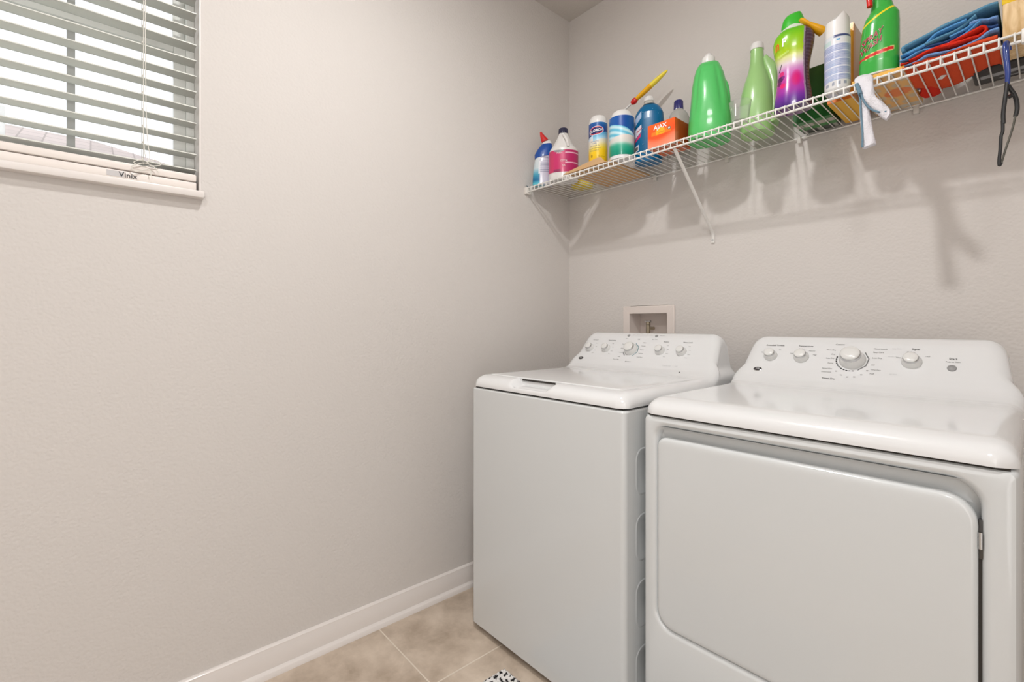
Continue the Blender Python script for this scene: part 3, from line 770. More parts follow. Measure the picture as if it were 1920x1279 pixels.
o = canister(it6, 'larger white and green wipes canister with deep blue top', [('b', 1142.5, 1189), (226, 1144, 1187), (222, 1145, 1186)], .05, 225, 297, c2, [(227, 1144.5, 1186.5), (221, 1145, 1186), (214, 1148, 1183), (211, 1152, 1179)])
Rd = it6.X(1188)-it6.X(1165.5)
clorox(it6, 1187.0, 241.5, Rd, o, .95, -.05)
for k, s in enumerate(('Disinfecting', 'WIPES', 'Fresh Scent')):
    text_part('print', s, .0085, cylmap(it6, 1181, 262+k*6.2, Rd), M_TEXTD, o)

# 7 scrub brush with yellow handle leaning behind the canisters
def wp(u, v, y):
    a = (u-PX)/FPX; dx = -SN+a*CN; dy = CN+a*SN; f = (y-CAM.y)/dy
    return Vector((CAM.x+f*dx, y, CAM.z+f*(PY-v)/FPX))
p0 = wp(1252, 131, -.10); p1 = wp(1190, 189, -.13); p2 = wp(1160, 219, -.145)
o = thing('scrub_brush', 'long-handled scrub brush with yellow and red grip leaning behind the wipes', 'brush', (p2.x, p2.y, DECK))
L0 = Vector((p2.x, p2.y, DECK))
def loc(p): return Vector(p)-L0
d = (p0-p1)
tube('grip', [loc(p1+d*t) for t in (-.02, .05, .2, .4, .5)], [.006, .0095, .0125, .013, .0132], mat('amber_rubber', (240, 178, 20), .45), o, 14, flat=.8)
tube('grip_end', [loc(p1+d*t) for t in (.5, .65, .8, .92, .98, 1.0)], [.0130, .0125, .0105, .0075, .004, .001], mat('yellow_rubber', (244, 222, 70), .4), o, 14, flat=.8)
tube('ferrule', [loc(p1+d*t) for t in (-.10, -.05, .02, .06)], [.007, .012, .013, .0095], MATS['red_plastic'], o, 12)
p3 = Vector((p2.x-.012, p2.y+.01, p2.z-.06))
tube('shaft', [loc(p) for p in spline([p1, p2, p3, (p3.x-.004, p3.y, p3.z-.08)], 5)], .0042, M_WPLAST, o, 10)
bh = Vector((p3.x-.005, p3.y, DECK))
loft('brush_head', [(0.02, -.017, .01, .030, .016, 3), (.03, -.017, .01, .034, .02, 3), (p3.z-.08-DECK-.02, -.017, .01, .034, .02, 3), (p3.z-.08-DECK+.005, -.017, .01, .02, .012, 2.5)], M_WPLAST, o)
loft('bristles', [(.0005, -.017, .01, .028, .015, 3), (.021, -.017, .01, .028, .014, 3)], mat('bristle', (226, 226, 210), .8, bump=(400, 1, .004)), o)

# 8 blue cleaner bottle
it8 = It(1216.5, -.168, turn=-.12); o = it8.T('cleaner_bottle', 'clear blue cleaner bottle with a white cap behind the orange carton', 'bottle')
m = mat('blue_liquid', (8, 108, 160), .28, coat=.25, trans=.2, ior=1.35)
r8 = [('b', 1190.5, 1241, .040), (292, 1189.5, 1243, .042), (285, 1189, 1244, .043), (228, 1189.5, 1245, .043), (216, 1191.5, 1244, .042), (209, 1195.5, 1241, .036), (203, 1200.5, 1236.5, .029), (199, 1206, 1231, .021), (197, 1208, 1228, .016)]
def bubb(t, z): return 1
loft('body', it8.rows(r8, p=2.7), m, o, nz=40)
loft('neck', it8.rows([(198.5, 1205, 1231), (195, 1207.5, 1226.5), (190.5, 1208, 1225.5)]), mat('clear_plastic_neck', (220, 218, 210), .2, trans=.4, ior=1.2), o)
loft('cap', it8.rows([(191, 1207, 1226), (184, 1207.8, 1225.2), (182.5, 1209.5, 1223.5)]), M_WPLAST, o, seg=96, mod=lambda t, z: 1+.025*math.cos(26*t))
def flatlabel(name, it, poly, y0, curve, m, o, nn=10, off=0):
    """front label as a grid between left and right edges of a quad (u,v): tl,tr,br,bl, bent round the body"""
    bm = bmesh.new(); G = []
    tl, tr, br, bl_ = poly
    for i in range(nn+1):
        row = []
        for j in range(nn+1):
            a, b = i/nn, j/nn
            u = (tl[0]*(1-b)+tr[0]*b)*(1-a)+(bl_[0]*(1-b)+br[0]*b)*a; v = (tl[1]*(1-b)+tr[1]*b)*(1-a)+(bl_[1]*(1-b)+br[1]*b)*a
            x = it.X(u); row.append(bm.verts.new((x, curve(x)-off, it.Z(v))))
        G.append(row)
    for i in range(nn):
        for j in range(nn): bm.faces.new((G[i][j], G[i][j+1], G[i+1][j+1], G[i+1][j]))
    return from_bm(name, bm, m, o, True)
cx8 = it8.X(1216.8); c8 = sup((it8.X(1244.5)-it8.X(1189))/2, .043, 2.7, cx8)
m_lav = mat('label_lavender', (168, 190, 218), .4)
lb = flatlabel('label', it8, ((1190, 229), (1205, 214), (1205, 226), (1190, 243)), 0, c8, m_lav, o)
lb2 = flatlabel('label', it8, ((1189.8, 249), (1205, 239), (1205, 252), (1189.8, 266)), 0, c8, mat('label_white', (222, 222, 230), .4), o)
flatlabel('label', it8, ((1190, 267.5), (1205, 253.5), (1203, 262), (1190, 272)), 0, c8, mat('label_pink', (206, 60, 110), .4), o)
flatlabel('label', it8, ((1190, 279), (1200, 275), (1200, 286), (1190, 290)), 0, c8, mat('label_white'), o)
flatlabel('barcode', it8, ((1191.2, 281), (1198.5, 278), (1198.5, 284.5), (1191.2, 287.5)), 0, c8, M_TEXT, o, off=.0006)
text_part('print', 'CLOROX', .0105, lambda x, y: (it8.X(1197.7)+x*.85, c8(it8.X(1197.7)+x)-.0008, it8.Z(251.5)+y+x*.62), M_RED, lb2, bold=.02)
bm = bmesh.new()
for (u, v, r) in ((1208, 217, 2.2), (1207.5, 247, 1.8), (1210, 250, 1), (1208, 276, 2.2), (1211, 230, 1), (1226, 213, 1.4), (1236, 222, 1)):
    x = it8.X(u); bmesh.ops.create_uvsphere(bm, u_segments=8, v_segments=6, radius=r*it8.k*.5, matrix=Matrix.Translation((x, c8(x), it8.Z(v))))
from_bm('bubble_print', bm, mat('bubble_ink', (130, 200, 235), .3), o, True)

# 9 orange carton
o = thing('carton', 'small orange cardboard carton at the front edge of the shelf', 'box', (.728, -.252, DECK))
X0, X1, Y0, Y1, H = -.0565, .0565, -.0575, .0575, .0885
bm = bmesh.new(); N_ = 40
def gridface(bm, P, nu, nv):
    G = [[bm.verts.new(P(i/nu, j/nv)) for j in range(nv+1)] for i in range(nu+1)]
    for i in range(nu):
        for j in range(nv): bm.faces.new((G[i][j], G[i+1][j], G[i+1][j+1], G[i][j+1]))
gridface(bm, lambda a, b: (X0+(X1-X0)*a, Y0, H*b), 60, 46)
gridface(bm, lambda a, b: (X1, Y0+(Y1-Y0)*a, H*b), 4, 4); gridface(bm, lambda a, b: (X0, Y0+(Y1-Y0)*a, H*b), 2, 2)
gridface(bm, lambda a, b: (X0+(X1-X0)*a, Y1, H*b), 2, 2); gridface(bm, lambda a, b: (X0+(X1-X0)*a, Y0+(Y1-Y0)*b, H), 2, 2); gridface(bm, lambda a, b: (X0+(X1-X0)*a, Y0+(Y1-Y0)*b, 0), 30, 30)
bmesh.ops.remove_doubles(bm, verts=bm.verts, dist=.0001)
def ob_paint(co):
    if co.z < .0005 and co.y > Y0+.001:
        return (214, 84, 30) if math.sin(co.x*260)+math.sin(co.y*300+1) < .9 else (120, 110, 60)
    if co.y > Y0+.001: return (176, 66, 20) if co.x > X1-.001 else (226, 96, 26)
    a = (co.x-X0)/(X1-X0); b = co.z/H
    c = ramp([(0, (244, 150, 120)), (.25, (244, 128, 90)), (.42, (238, 82, 30)), (1, (240, 98, 20))], b+.12*math.sin(a*4)-.06)
    if .30 < a < .62 and .48 < b < .80-.5*abs(a-.46): c = (248, 178, 30)
    if .14 < a < .85 and .50 < b < .62+.08*a: c = mix(c, (250, 180, 40), .45)
    return c
paint(from_bm('carton_body', bm, painted('carton_print', .4, .2), o), ob_paint)
text_part('carton_print', 'AJAX', .023, lambda x, y: (-.004+x, Y0-.0008, .072+y*.9), M_WHITEP, o, bold=.03)
text_part('carton_print', 'ULTRA', .008, lambda x, y: (.0+x, Y0-.0008, .050+y), mat('rust_ink', (200, 110, 20), .5), o)
bm = bmesh.new(); bmesh.ops.create_circle(bm, cap_ends=True, radius=.006, segments=20, matrix=Matrix.Translation((.034, Y0-.0008, .056)) @ Matrix.Rotation(PI/2, 4, 'X')); from_bm('carton_seal', bm, mat('seal_green', (90, 90, 70), .5), o)
bm = bmesh.new(); bmesh.ops.create_circle(bm, cap_ends=True, radius=.0035, segments=20, matrix=Matrix.Translation((.034, Y0-.0014, .056)) @ Matrix.Rotation(PI/2, 4, 'X')); from_bm('carton_seal', bm, M_WHITEP, o)

# 10 clear bottle with navy cap
it10 = It(1272.3, -.118); o = it10.T('clear_bottle', 'clear plastic bottle with a navy cap standing behind the orange carton', 'bottle')
r10 = [('b', 1251, 1294), (225, 1252, 1293), (217, 1255, 1290), (211, 1259, 1286), (207, 1263, 1281.5), (203, 1264.5, 1280)]
loft('body', it10.rows(r10), mat('frosted_clear', (214, 212, 208), .22, trans=.55, ior=1.15), o, nz=16)
loft('cap', it10.rows([(206.5, 1263.2, 1281.4), (191, 1263.8, 1280.8), (189, 1265.5, 1279)]), mat('navy_cap', (36, 34, 104), .35, coat=.3), o, seg=96, mod=lambda t, z: 1+.025*math.cos(24*t))

# 11 big green detergent bottle
it11 = It(1330, -.207); o = it11.T('detergent_bottle', 'large bright green detergent bottle with white cap right of the orange carton', 'bottle')
m = mat('bright_green_plastic', (82, 190, 100), .32, coat=.35)
r11 = [('b', 1291, 1369, .066), (252, 1289, 1371, .068), (235, 1290, 1371, .069), (215, 1292.5, 1369.5, .069), (190, 1295, 1367, .067), (165, 1297, 1362, .062), (145, 1300.5, 1357.5, .053), (133, 1304, 1353, .044), (125, 1308, 1349.5, .034), (121, 1311.5, 1347, .025), (119.5, 1316, 1341, .018)]
def g11(t, z):
    zz = z/.29; k = 1.0
    a = (t+PI/2+PI) % (2*PI)-PI  # 0 = towards the viewer
    amp = .055*max(0, min(1, (zz-.22)/.25))*max(0, min(1, (.98-zz)/.12))
    for c_, w_ in ((-.62, .14), (.42, .16)):
        k -= amp*math.exp(-((a-c_*(1+.3*(1-zz)))/w_)**2)
    k += .03*max(0, min(1, (zz-.25)/.2))*max(0, min(1, (.9-zz)/.2))*math.exp(-((a+.05)/.35)**2)
    return k
loft('body', it11.rows(r11, p=2.6), m, o, nz=60, seg=120, mod=g11, smooth_rows=True)
hd = [(it11.X(1349), -.016, it11.Z(156)), (it11.X(1357.5), -.020, it11.Z(166)), (it11.X(1361.5), -.024, it11.Z(185)), (it11.X(1362), -.026, it11.Z(205)), (it11.X(1355), -.03, it11.Z(224))]
tube('handle', spline(hd, 6), .011, m, o, 14)
loft('cap', it11.rows([(122, 1315, 1341), (119, 1314.5, 1341.5), (109, 1316, 1340), (107.5, 1318, 1338)]), M_WPLAST, o, seg=48)
loft('spout', it11.rows([(108, 1320, 1336), (103, 1322, 1335), (101.5, 1324, 1333)]), M_WPLAST, o, seg=32)

# 12 clear measuring cup
it12 = It(1388, -.292); o = it12.T('measuring_cup', 'small clear plastic measuring cup at the shelf edge between the green bottles', 'cup')
L = []
for (z, r) in ((.0005, .0), (.0005, .0245), (.003, .0255), (.064, .0335), (.066, .0350), (.067, .0340), (.066, .0325), (.004, .0242), (.003, .0)):
    L.append([(max(r, .0002)*math.cos(t), max(r, .0002)*math.sin(t), z) for t in [2*PI*i/40 for i in range(40)]])
loops_mesh('cup', L, mat('cup_clear', (245, 245, 245), .12, trans=.85, ior=1.12, alpha=.5), o, auto=50)
box('scale_strip', -.015, -.0122, -.0315, -.0295, .012, .052, M_WPLAST, o)

# 13 lime bottle with side handle
it13 = It(1423, -.135); o = it13.T('detergent_bottle', 'pale lime green bottle with long neck and side handle beside the clear cup', 'bottle')
m = mat('lime_plastic', (156, 200, 128), .28, coat=.45)
r13 = [('b', 1388, 1452, .056), (232, 1386, 1454, .058), (200, 1386, 1453, .058), (185, 1387.5, 1451, .056), (170, 1390.5, 1448, .052), (155, 1395, 1444, .044), (143, 1399.5, 1440, .036), (132, 1403, 1436, .028), (122, 1405, 1433, .0235), (108, 1406.5, 1432.5, .021), (93, 1407, 1431.5, .020)]
loft('body', it13.rows(r13, p=2.3), m, o, nz=50, smooth_rows=True, seg=72)
slantloft('handle', it13, [((1430, 113), (1437, 107), .012), ((1431, 130), (1449, 119), .017), ((1436, 146), (1456.5, 128), .021), ((1443, 170), (1458, 150), .024), ((1442, 215), (1458, 200), .034), ((1428, 245), (1460, 236), .044)], m, o, .02, seg=36, p=3)
loft('cap', it13.rows([(94, 1406, 1432.5), (84, 1407, 1431.5), (81.5, 1408.5, 1430)]), M_WPLAST, o, seg=48)

# 14 tall purple and green softener bottle
it14 = It(1487, -.262); o = it14.T('scent_bead_bottle', 'glossy scent booster bottle fading from green to purple with a green cap', 'bottle')
r14 = [('b', 1450.5, 1523, .044), (196, 1450.5, 1523.5, .044), (180, 1452.5, 1522, .043), (165, 1455, 1519.5, .041), (148, 1457, 1517.5, .039), (130, 1457, 1518, .038), (112, 1454, 1521, .040), (95, 1450, 1525, .043), (80, 1449, 1527, .044), (70, 1452.5, 1524.5, .042), (63, 1459, 1518, .036), (60, 1463, 1513.5, .030)]
def p14(co):
    u, v = it14.U(co.x), it14.V(co.z); vv = v+(u-1487)*.02
    if co.y > .005 and u < 1500: return (120, 60, 130)
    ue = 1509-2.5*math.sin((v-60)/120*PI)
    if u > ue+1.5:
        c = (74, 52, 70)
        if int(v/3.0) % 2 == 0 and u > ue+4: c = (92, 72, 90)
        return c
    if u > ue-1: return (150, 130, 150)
    c = ramp([(66, (96, 180, 20)), (80, (132, 192, 10)), (104, (166, 200, 24)), (114, (216, 220, 150)), (126, (222, 206, 214)), (138, (200, 130, 190)), (160, (186, 50, 150)), (178, (160, 50, 160)), (190, (110, 40, 150)), (205, (70, 30, 120))], vv)
    d_ = ((u-1493)/11)**2+((v-157)/17)**2
    if d_ < 1: c = mix((206, 14, 110), c, d_)
    for (fu, fv, fr_, fc) in ((1466, 143, 4.5, (214, 40, 120)), (1464, 152, 5.5, (90, 20, 90)), (1468, 166, 5, (220, 30, 110)), (1461, 160, 4, (120, 20, 100)), (1469, 150, 3, (130, 40, 130))):
        if (u-fu)**2+(v-fv)**2 < fr_**2: c = fc
    if abs(u-(1462+(136-v)*.35)) < 1.0 and 124 < v < 138: c = (70, 60, 60)
    return c
b14 = loft('body', it14.rows(r14, p=2.35), painted('glossy_label', .22, .3), o, nz=110, seg=180, smooth_rows=True); paint(b14, p14)
def c14f(x): return sup((it14.X(1525)-it14.X(1450))/2, .043, 2.35, it14.X(1487.5))(x)
def t14(u, v, dx=1, sk=0, off=.001): return lambda x, y: (it14.X(u)+x*dx, c14f(it14.X(u)+x*dx)-off, it14.Z(v)+y+x*sk)
M_ORG = mat('orange_outline', (246, 150, 50), .4)
text_part('print', 'n', .040, t14(1457.5, 90, .50, .1), M_ORG, o, bold=.05)
text_part('print', 'n', .040, t14(1457.5, 90, .50, .1, .0018), mat('brand_red', (216, 50, 40), .4), o)
text_part('print', 'F', .036, t14(1470, 88, .7), M_WHITEP, o, bold=.02)
text_part('print', 'fireworks', .011, t14(1469, 109, .7, .25), mat('lime_ink', (200, 226, 120), .4), o)
loft('ring', it14.rows([(65, 1461, 1514.5, .032), (57, 1463, 1513, .031), (54, 1465, 1511, .029)]), mat('pale_ring', (206, 214, 200), .3, coat=.3), o)
m_gc = mat('cap_green', (52, 176, 40), .3, coat=.4)
slantloft('cap', it14, [((1464, 58), (1512, 53.5), .029), ((1464.5, 50), (1509, 44), .027), ((1467.5, 39), (1504.5, 33), .024), ((1471.5, 34), (1502.5, 29), .021), ((1480, 30), (1498, 27.5), .012)], m_gc, o, .02, seg=48, p=2.6)

# 15 yellow tool handle resting behind the cap
o = thing('yellow_scoop', 'yellow plastic scoop resting against the green bottle cap', 'scoop', wp(1500, 36, -.288))
A0 = wp(1500, 36, -.290); B0 = wp(1543, 60, -.235)
pts = [A0+(B0-A0)*t for t in (0, .12, .35, .6, .85, 1.0)]
tube('handle', [p-A0 for p in pts], [.0060, .0090, .0080, .0125, .0160, .0165], mat('scoop_yellow', (240, 176, 14), .3, coat=.4), o, 16, flat=.7)

# 16 dark green carton at the back
def carton(name, label, x0, x1, y0, y1, h, col, fn, rz=0, zb=DECK):
    o = thing(name, label, 'box', ((x0+x1)/2, (y0+y1)/2, zb), rz); a, b = (x1-x0)/2, (y1-y0)/2
    bm = bmesh.new()
    gridface(bm, lambda s, t: (-a+2*a*s, -b, h*t), 16, 24); gridface(bm, lambda s, t: (-a+2*a*s, b, h*t), 2, 2)
    gridface(bm, lambda s, t: (a, -b+2*b*s, h*t), 16, 24); gridface(bm, lambda s, t: (-a, -b+2*b*s, h*t), 2, 2)
    gridface(bm, lambda s, t: (-a+2*a*s, -b+2*b*t, h), 2, 2); gridface(bm, lambda s, t: (-a+2*a*s, -b+2*b*t, 0), 40, 40)
    bmesh.ops.remove_doubles(bm, verts=bm.verts, dist=.0001)
    paint(from_bm('carton_body', bm, painted('carton_print', .4, .2), o), lambda co: fn(co, a, b, h)); return o
def gbox(co, a, b, h):
    if co.z < .001 and abs(co.y) < b-.001:
        t = (co.y+b)/(2*b)
        if t < .2: return (24, 110, 40)
        if t < .45: return (176, 168, 160) if abs(math.sin(co.x*90)) > .25 else (90, 120, 80)
        if t < .7: return (40, 120, 44)
        return (40, 46, 40) if abs(math.sin(co.x*70)) > .4 else (150, 150, 140)
    t = co.z/h
    if .22 < t < .27: return (70, 120, 60)
    return ramp([(0, (20, 96, 34)), (.5, (34, 84, 26)), (1, (52, 82, 26))], t)
carton('detergent_carton', 'dark green carton standing at the back beneath the purple bottle', 1.118, 1.226, -.135, -.016, .172, None, gbox)
# 17 tall yellow carton
def ybx(co, a, b, h):
    if co.z < .001 and abs(co.y) < b-.001: return (226, 170, 16)
    t = co.z/h
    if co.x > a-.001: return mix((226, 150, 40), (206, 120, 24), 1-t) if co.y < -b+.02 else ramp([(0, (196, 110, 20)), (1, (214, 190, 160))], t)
    if t > .78 and co.x < -a+.025: return (214, 186, 60)
    return ramp([(0, (234, 120, 30)), (.15, (238, 156, 40)), (1, (240, 180, 40))], t)
carton('detergent_carton', 'tall narrow yellow carton standing behind the white aerosol can', 1.241, 1.308, -.222, -.016, .222, None, ybx)

# 18 aerosol can
it18 = It(1570, -.2825); o = it18.T('aerosol_can', 'white aerosol spray can with blue small print and slanted white cap', 'spray can')
def p18(co):
    u, v = it18.U(co.x), it18.V(co.z); vv = v+(u-1570)*.02
    if co.y > .008: return (200, 206, 226)
    if v < 85 and vv < 82:
        return (64, 74, 120) if u > 1563 and 71 < vv < 79 else (214, 218, 224)
    if (u-1572)**2+(v-82)**2 < 12: return (50, 150, 200)
    if vv < 90: return (190, 210, 210) if u < 1558 else (222, 222, 226)
    if vv > 158: return (216, 216, 216) if (u-1549) % 11 > 5 or not 161 < vv < 167 else (150, 156, 172)
    s = (vv-90) % 14
    if s < 1.6: return (226, 228, 236)
    return (184, 190, 214) if int(vv/1.5) % 2 else mix((150, 162, 200), (170, 196, 226), .4 if vv > 120 and u < 1570 else 0)
R18 = it18.X(1595)-it18.X(1570)
paint(loft('can', it18.rows([('b', 1546.5, 1593.5), (172, 1545, 1595), (76, 1545, 1595), (72.5, 1546.5, 1593.5)]), painted('can_print', .3, .4), o, nz=110, seg=160), p18)
L = []
tops = lambda x: it18.Z(44)+max(0, (x-it18.X(1567)))*1.0*(it18.k*13)/(it18.X(1582)-it18.X(1567)) if x < it18.X(1582) else it18.Z(31)-(x-it18.X(1582))*1.1
for (r, t) in ((.97, 0), (.97, .3), (.96, .7), (.92, .97), (.86, 1.0)):
    ring = []
    for i in range(48):
        a = 2*PI*i/48; x = R18*r*math.cos(a); z0 = it18.Z(76); ring.append((x, R18*r*math.sin(a), z0+(tops(x)-z0)*t))
    L.append(ring)
loops_mesh('cap', L, M_WPLAST, o, True, True, auto=40)

# 19 green stain remover spray
o_it = It(1648, -.272, DECK+.0135); o = o_it.T('stain_remover_spray', 'large green stain remover spray bottle with a red trigger', 'spray bottle')
r19 = [('b', 1611, 1683, .026), (150, 1609.5, 1685.5, .029), (120, 1610, 1686.5, .031), (80, 1612, 1687, .031), (50, 1616, 1687, .030), (34, 1622, 1686, .028), (27, 1628, 1682, .025), (22, 1631, 1677, .023), (5, 1634, 1671, .020), (-12, 1638, 1664, .017)]
ys_ = [(r[0], r) for r in r19]
def p19(co):
    u, v = o_it.U(co.x), o_it.V(co.z); vv = v+(u-1648)*.30
    if v > 141: return (226, 226, 222)
    if abs(v-(30+(1664-u)*.42)) < 2.0 and v < 62 and co.y < .01: return (236, 214, 30)
    if u > 1622 and co.y < 0:
        e = abs(v-(106+(1655-u)*.12))
        if e < 3.0 and u < 1675: return (214, 40, 36)
        if e < 3.9 and u < 1676: return (232, 226, 150)
    elif co.y < 0:
        e = abs(v-(106+(1655-u)*.12))
        if e < 2.4: return (206, 50, 40)
    return (56, 168, 64)
bd = loft('body', o_it.rows(r19, p=2.3), painted('green_shrink_label', .2, .5), o, nz=110, seg=180, smooth_rows=False); paint(bd, p19)
c19 = sup((o_it.X(1687)-o_it.X(1611))/2, .0305, 2.3, o_it.X(1649))
# diamond shaped title panel
def t19(u, v, dx=1, sk=0, off=.001): return lambda x, y: (o_it.X(u)+x*dx+y*.10, c19(o_it.X(u)+x*dx+y*.10)-off, o_it.Z(v)+y+x*sk)
M_MAR = mat('maroon_ink', (170, 36, 44), .4)
for (s, u, v) in (('SPRAY', 1635, 76), ('WASH', 1633, 91)):
    text_part('print', s, .0235, t19(u, v, .70, .38, .0012), M_WHITEP, o, bold=.032)
    text_part('print', s, .0235, t19(u, v, .70, .38, .0020), M_MAR, o, bold=.012)
loft('trigger_collar', o_it.rows([(-10, 1636, 1666, .018), (-30, 1637, 1664, .018), (-34, 1640, 1660, .015)]), MATS['red_plastic'], o)
slantloft('trigger_head', o_it, [((1630, -52), (1668, -50), .012), ((1626, -44), (1670, -44), .014), ((1630, -33), (1664, -32), .012)], MATS['red_plastic'], o, .01)
tube('trigger', spline([(o_it.X(1634), -.014, o_it.Z(-38)), (o_it.X(1629), -.024, o_it.Z(-10)), (o_it.X(1630.5), -.026, o_it.Z(8)), (o_it.X(1631), -.027, o_it.Z(17))], 5), [.007]*16, MATS['red_plastic'], o, 10)

# 20 flat yellow packet under the spray bottle
def ypk(co, a, b, h):
    if co.z < .001 and abs(co.y) < b-.001:
        s = math.sin(co.x*150+1)*math.sin(co.y*90)
        if co.y > b-.03: return (196, 186, 170)
        if (co.x-.02)**2+(co.y+.0)**2 < .0009: return (226, 120, 50)
        return (226, 172, 96) if s > -.3 else (200, 176, 140)
    return (232, 176, 60)
carton('packet', 'flat yellow printed packet lying on the shelf under the spray bottle', 1.322, 1.437, -.300, -.016, .0125, None, ypk)

# ------------------------------------------------------------------ stack of microfibre cloths
def cloth_mat(name, c): return mat(name, c, .95, bump=(260, .8, .003), spec=.15)
C_TEAL = cloth_mat('cloth_steel_blue', (92, 142, 172)); C_BLUE = cloth_mat('cloth_sky_blue', (88, 150, 206)); C_LB = cloth_mat('cloth_periwinkle', (112, 150, 202))
C_RED = cloth_mat('cloth_red', (210, 50, 34)); C_ORG = cloth_mat('cloth_orange_red', (214, 82, 48)); C_NAVY = cloth_mat('cloth_navy', (50, 74, 120))
def sheet(name, path, th, y0, y1, m, parent=None, wob=.004, seed=0, n=14, edge=0.012):
    lift = .0045*max(0, seed-1)
    """thick cloth swept from front y0 to back y1 along a path of (x,z)"""
    rnd = random.Random(seed); ph = [rnd.uniform(0, 6) for _ in range(6)]
    P = spline([(p[0], 0, p[1]) for p in path], 6); NP = len(P)
    bm = bmesh.new(); top = []; bot = []
    for j in range(n+1):
        t = j/n; rt = []; rb = []
        for i, p in enumerate(P):
            d = (P[min(i+1, NP-1)]-P[max(i-1, 0)]).normalized(); nn = Vector((-d.z, 0, d.x))
            s = i/(NP-1)
            y = y0+(y1-y0)*t+min(edge, .012)*.35*math.sin(s*9+ph[0])*(1-t)+edge*math.sin(s*7+ph[1])*t
            w_ = wob*.5*math.sin(s*11+ph[2]+t*3)*(t**.7) + wob*.35*math.sin(t*8+ph[3]+s*5)*t
            h = th/2*math.sin(PI*min(.5, max(0.0, min(t, 1-t)*n*.35)))*1.0 if True else th/2
            h = th*.5*(.55+.45*min(1, min(t, 1-t)*n*.6))
            c = p+nn*w_; rt.append(bm.verts.new((c.x+nn.x*h, y, max(DECK+.0028+lift, c.z+nn.z*h)))); rb.append(bm.verts.new((c.x-nn.x*h, y, max(DECK+.0004+lift, c.z-nn.z*h))))
        top.append(rt); bot.append(rb)
    for j in range(n):
        for i in range(NP-1):
            bm.faces.new((top[j][i], top[j][i+1], top[j+1][i+1], top[j+1][i])); bm.faces.new((bot[j][i], bot[j+1][i], bot[j+1][i+1], bot[j][i+1]))
        bm.faces.new((top[j][0], top[j+1][0], bot[j+1][0], bot[j][0])); bm.faces.new((top[j][-1], bot[j][-1], bot[j+1][-1], top[j+1][-1]))
    for i in range(NP-1):
        bm.faces.new((top[0][i], bot[0][i], bot[0][i+1], top[0][i+1])); bm.faces.new((top[n][i], top[n][i+1], bot[n][i+1], bot[n][i]))
    return from_bm(name, bm, m, parent, True)
def cpath(pts, y=-.30, dz=0):
    out = []
    for (a, b) in pts:
        q = wp(1680+a/6.396, b/6.396, y); out.append((q.x, q.z+dz))
    return out
G = 'folded microfibre cloths on the shelf'
cl = []
def cloth(pts, th, m, label, y0=-.304, y1=-.07, wob=.004, seed=0, edge=.012):
    P = cpath(pts)
    o = sheet('microfibre_cloth', P, th, y0, y1, m, None, wob, seed, edge=edge)
    tag(o, label, 'cloth', G); cl.append(o); return o
# bottom: bunched orange red cloth on the wires
cloth([(60, 838), (250, 800), (420, 735), (640, 680), (900, 590), (1120, 520), (1225, 490)], .016, C_ORG, 'orange-red microfibre cloth spread at the very bottom of the cloth stack', y1=-.120, seed=1, wob=.006, edge=.035)
cloth([(215, 790), (330, 720), (560, 700), (700, 640), (900, 560), (1090, 480), (1215, 440)], .019, C_ORG, 'thick orange-red folded cloth, second from the bottom of the cloth stack', y1=-.12, seed=2, wob=.006)
cloth([(70, 850), (180, 790), (300, 720), (400, 670), (640, 620), (830, 545), (1000, 460), (1120, 380), (1235, 350)], .0085, C_LB, 'thin periwinkle blue cloth running between the red and orange cloths', y1=-.10, seed=3)
cloth([(1000, 425), (900, 455), (700, 535), (480, 590), (300, 665), (170, 750), (60, 815)], .008, C_RED, 'dark red cloth layer tucked under the folded red cloth', y1=-.10, seed=4)
cloth([(160, 750), (350, 640), (560, 555), (760, 500), (930, 450), (1040, 395), (1085, 345), (1040, 325), (930, 380), (780, 455), (640, 520)], .008, C_RED, 'bright red cloth folded over with its fold at the right', y1=-.09, seed=5)
cloth([(50, 770), (170, 690), (300, 610), (520, 560), (700, 480), (860, 385), (975, 290), (1010, 262), (975, 262), (830, 350), (640, 440)], .0066, C_BLUE, 'sky blue cloth with a looped fold lying on the red cloth', y1=-.08, seed=6)
cloth([(75, 700), (200, 640), (380, 560), (600, 500), (760, 400), (900, 300), (1030, 300), (1130, 320), (1225, 300)], .008, C_NAVY, 'dark blue cloth squeezed in the upper half of the stack', y0=-.298, y1=-.08, seed=7)
cloth([(90, 650), (230, 590), (400, 520), (560, 440), (720, 360), (850, 270), (960, 190)], .008, C_TEAL, 'grey-blue cloth layer under the topmost cloth of the stack', y1=-.07, seed=8)
cloth([(60, 725), (150, 650), (330, 560), (400, 480), (480, 400), (640, 330), (800, 270), (850, 245)], .0075, C_BLUE, 'sky blue cloth edge folded up steeply near the middle of the stack', y1=-.07, seed=9)
cloth([(100, 620), (90, 585), (220, 510), (420, 395), (560, 310), (760, 225), (950, 150), (1110, 80), (1225, 40)], .011, C_TEAL, 'steel blue cloth draped over the top of the whole stack', y1=-.07, seed=10)
cloth([(880, 290), (1020, 250), (1130, 225), (1222, 215)], .010, C_LB, 'pale blue cloth corner wedged beside the wood-look carton', y1=-.08, seed=11)
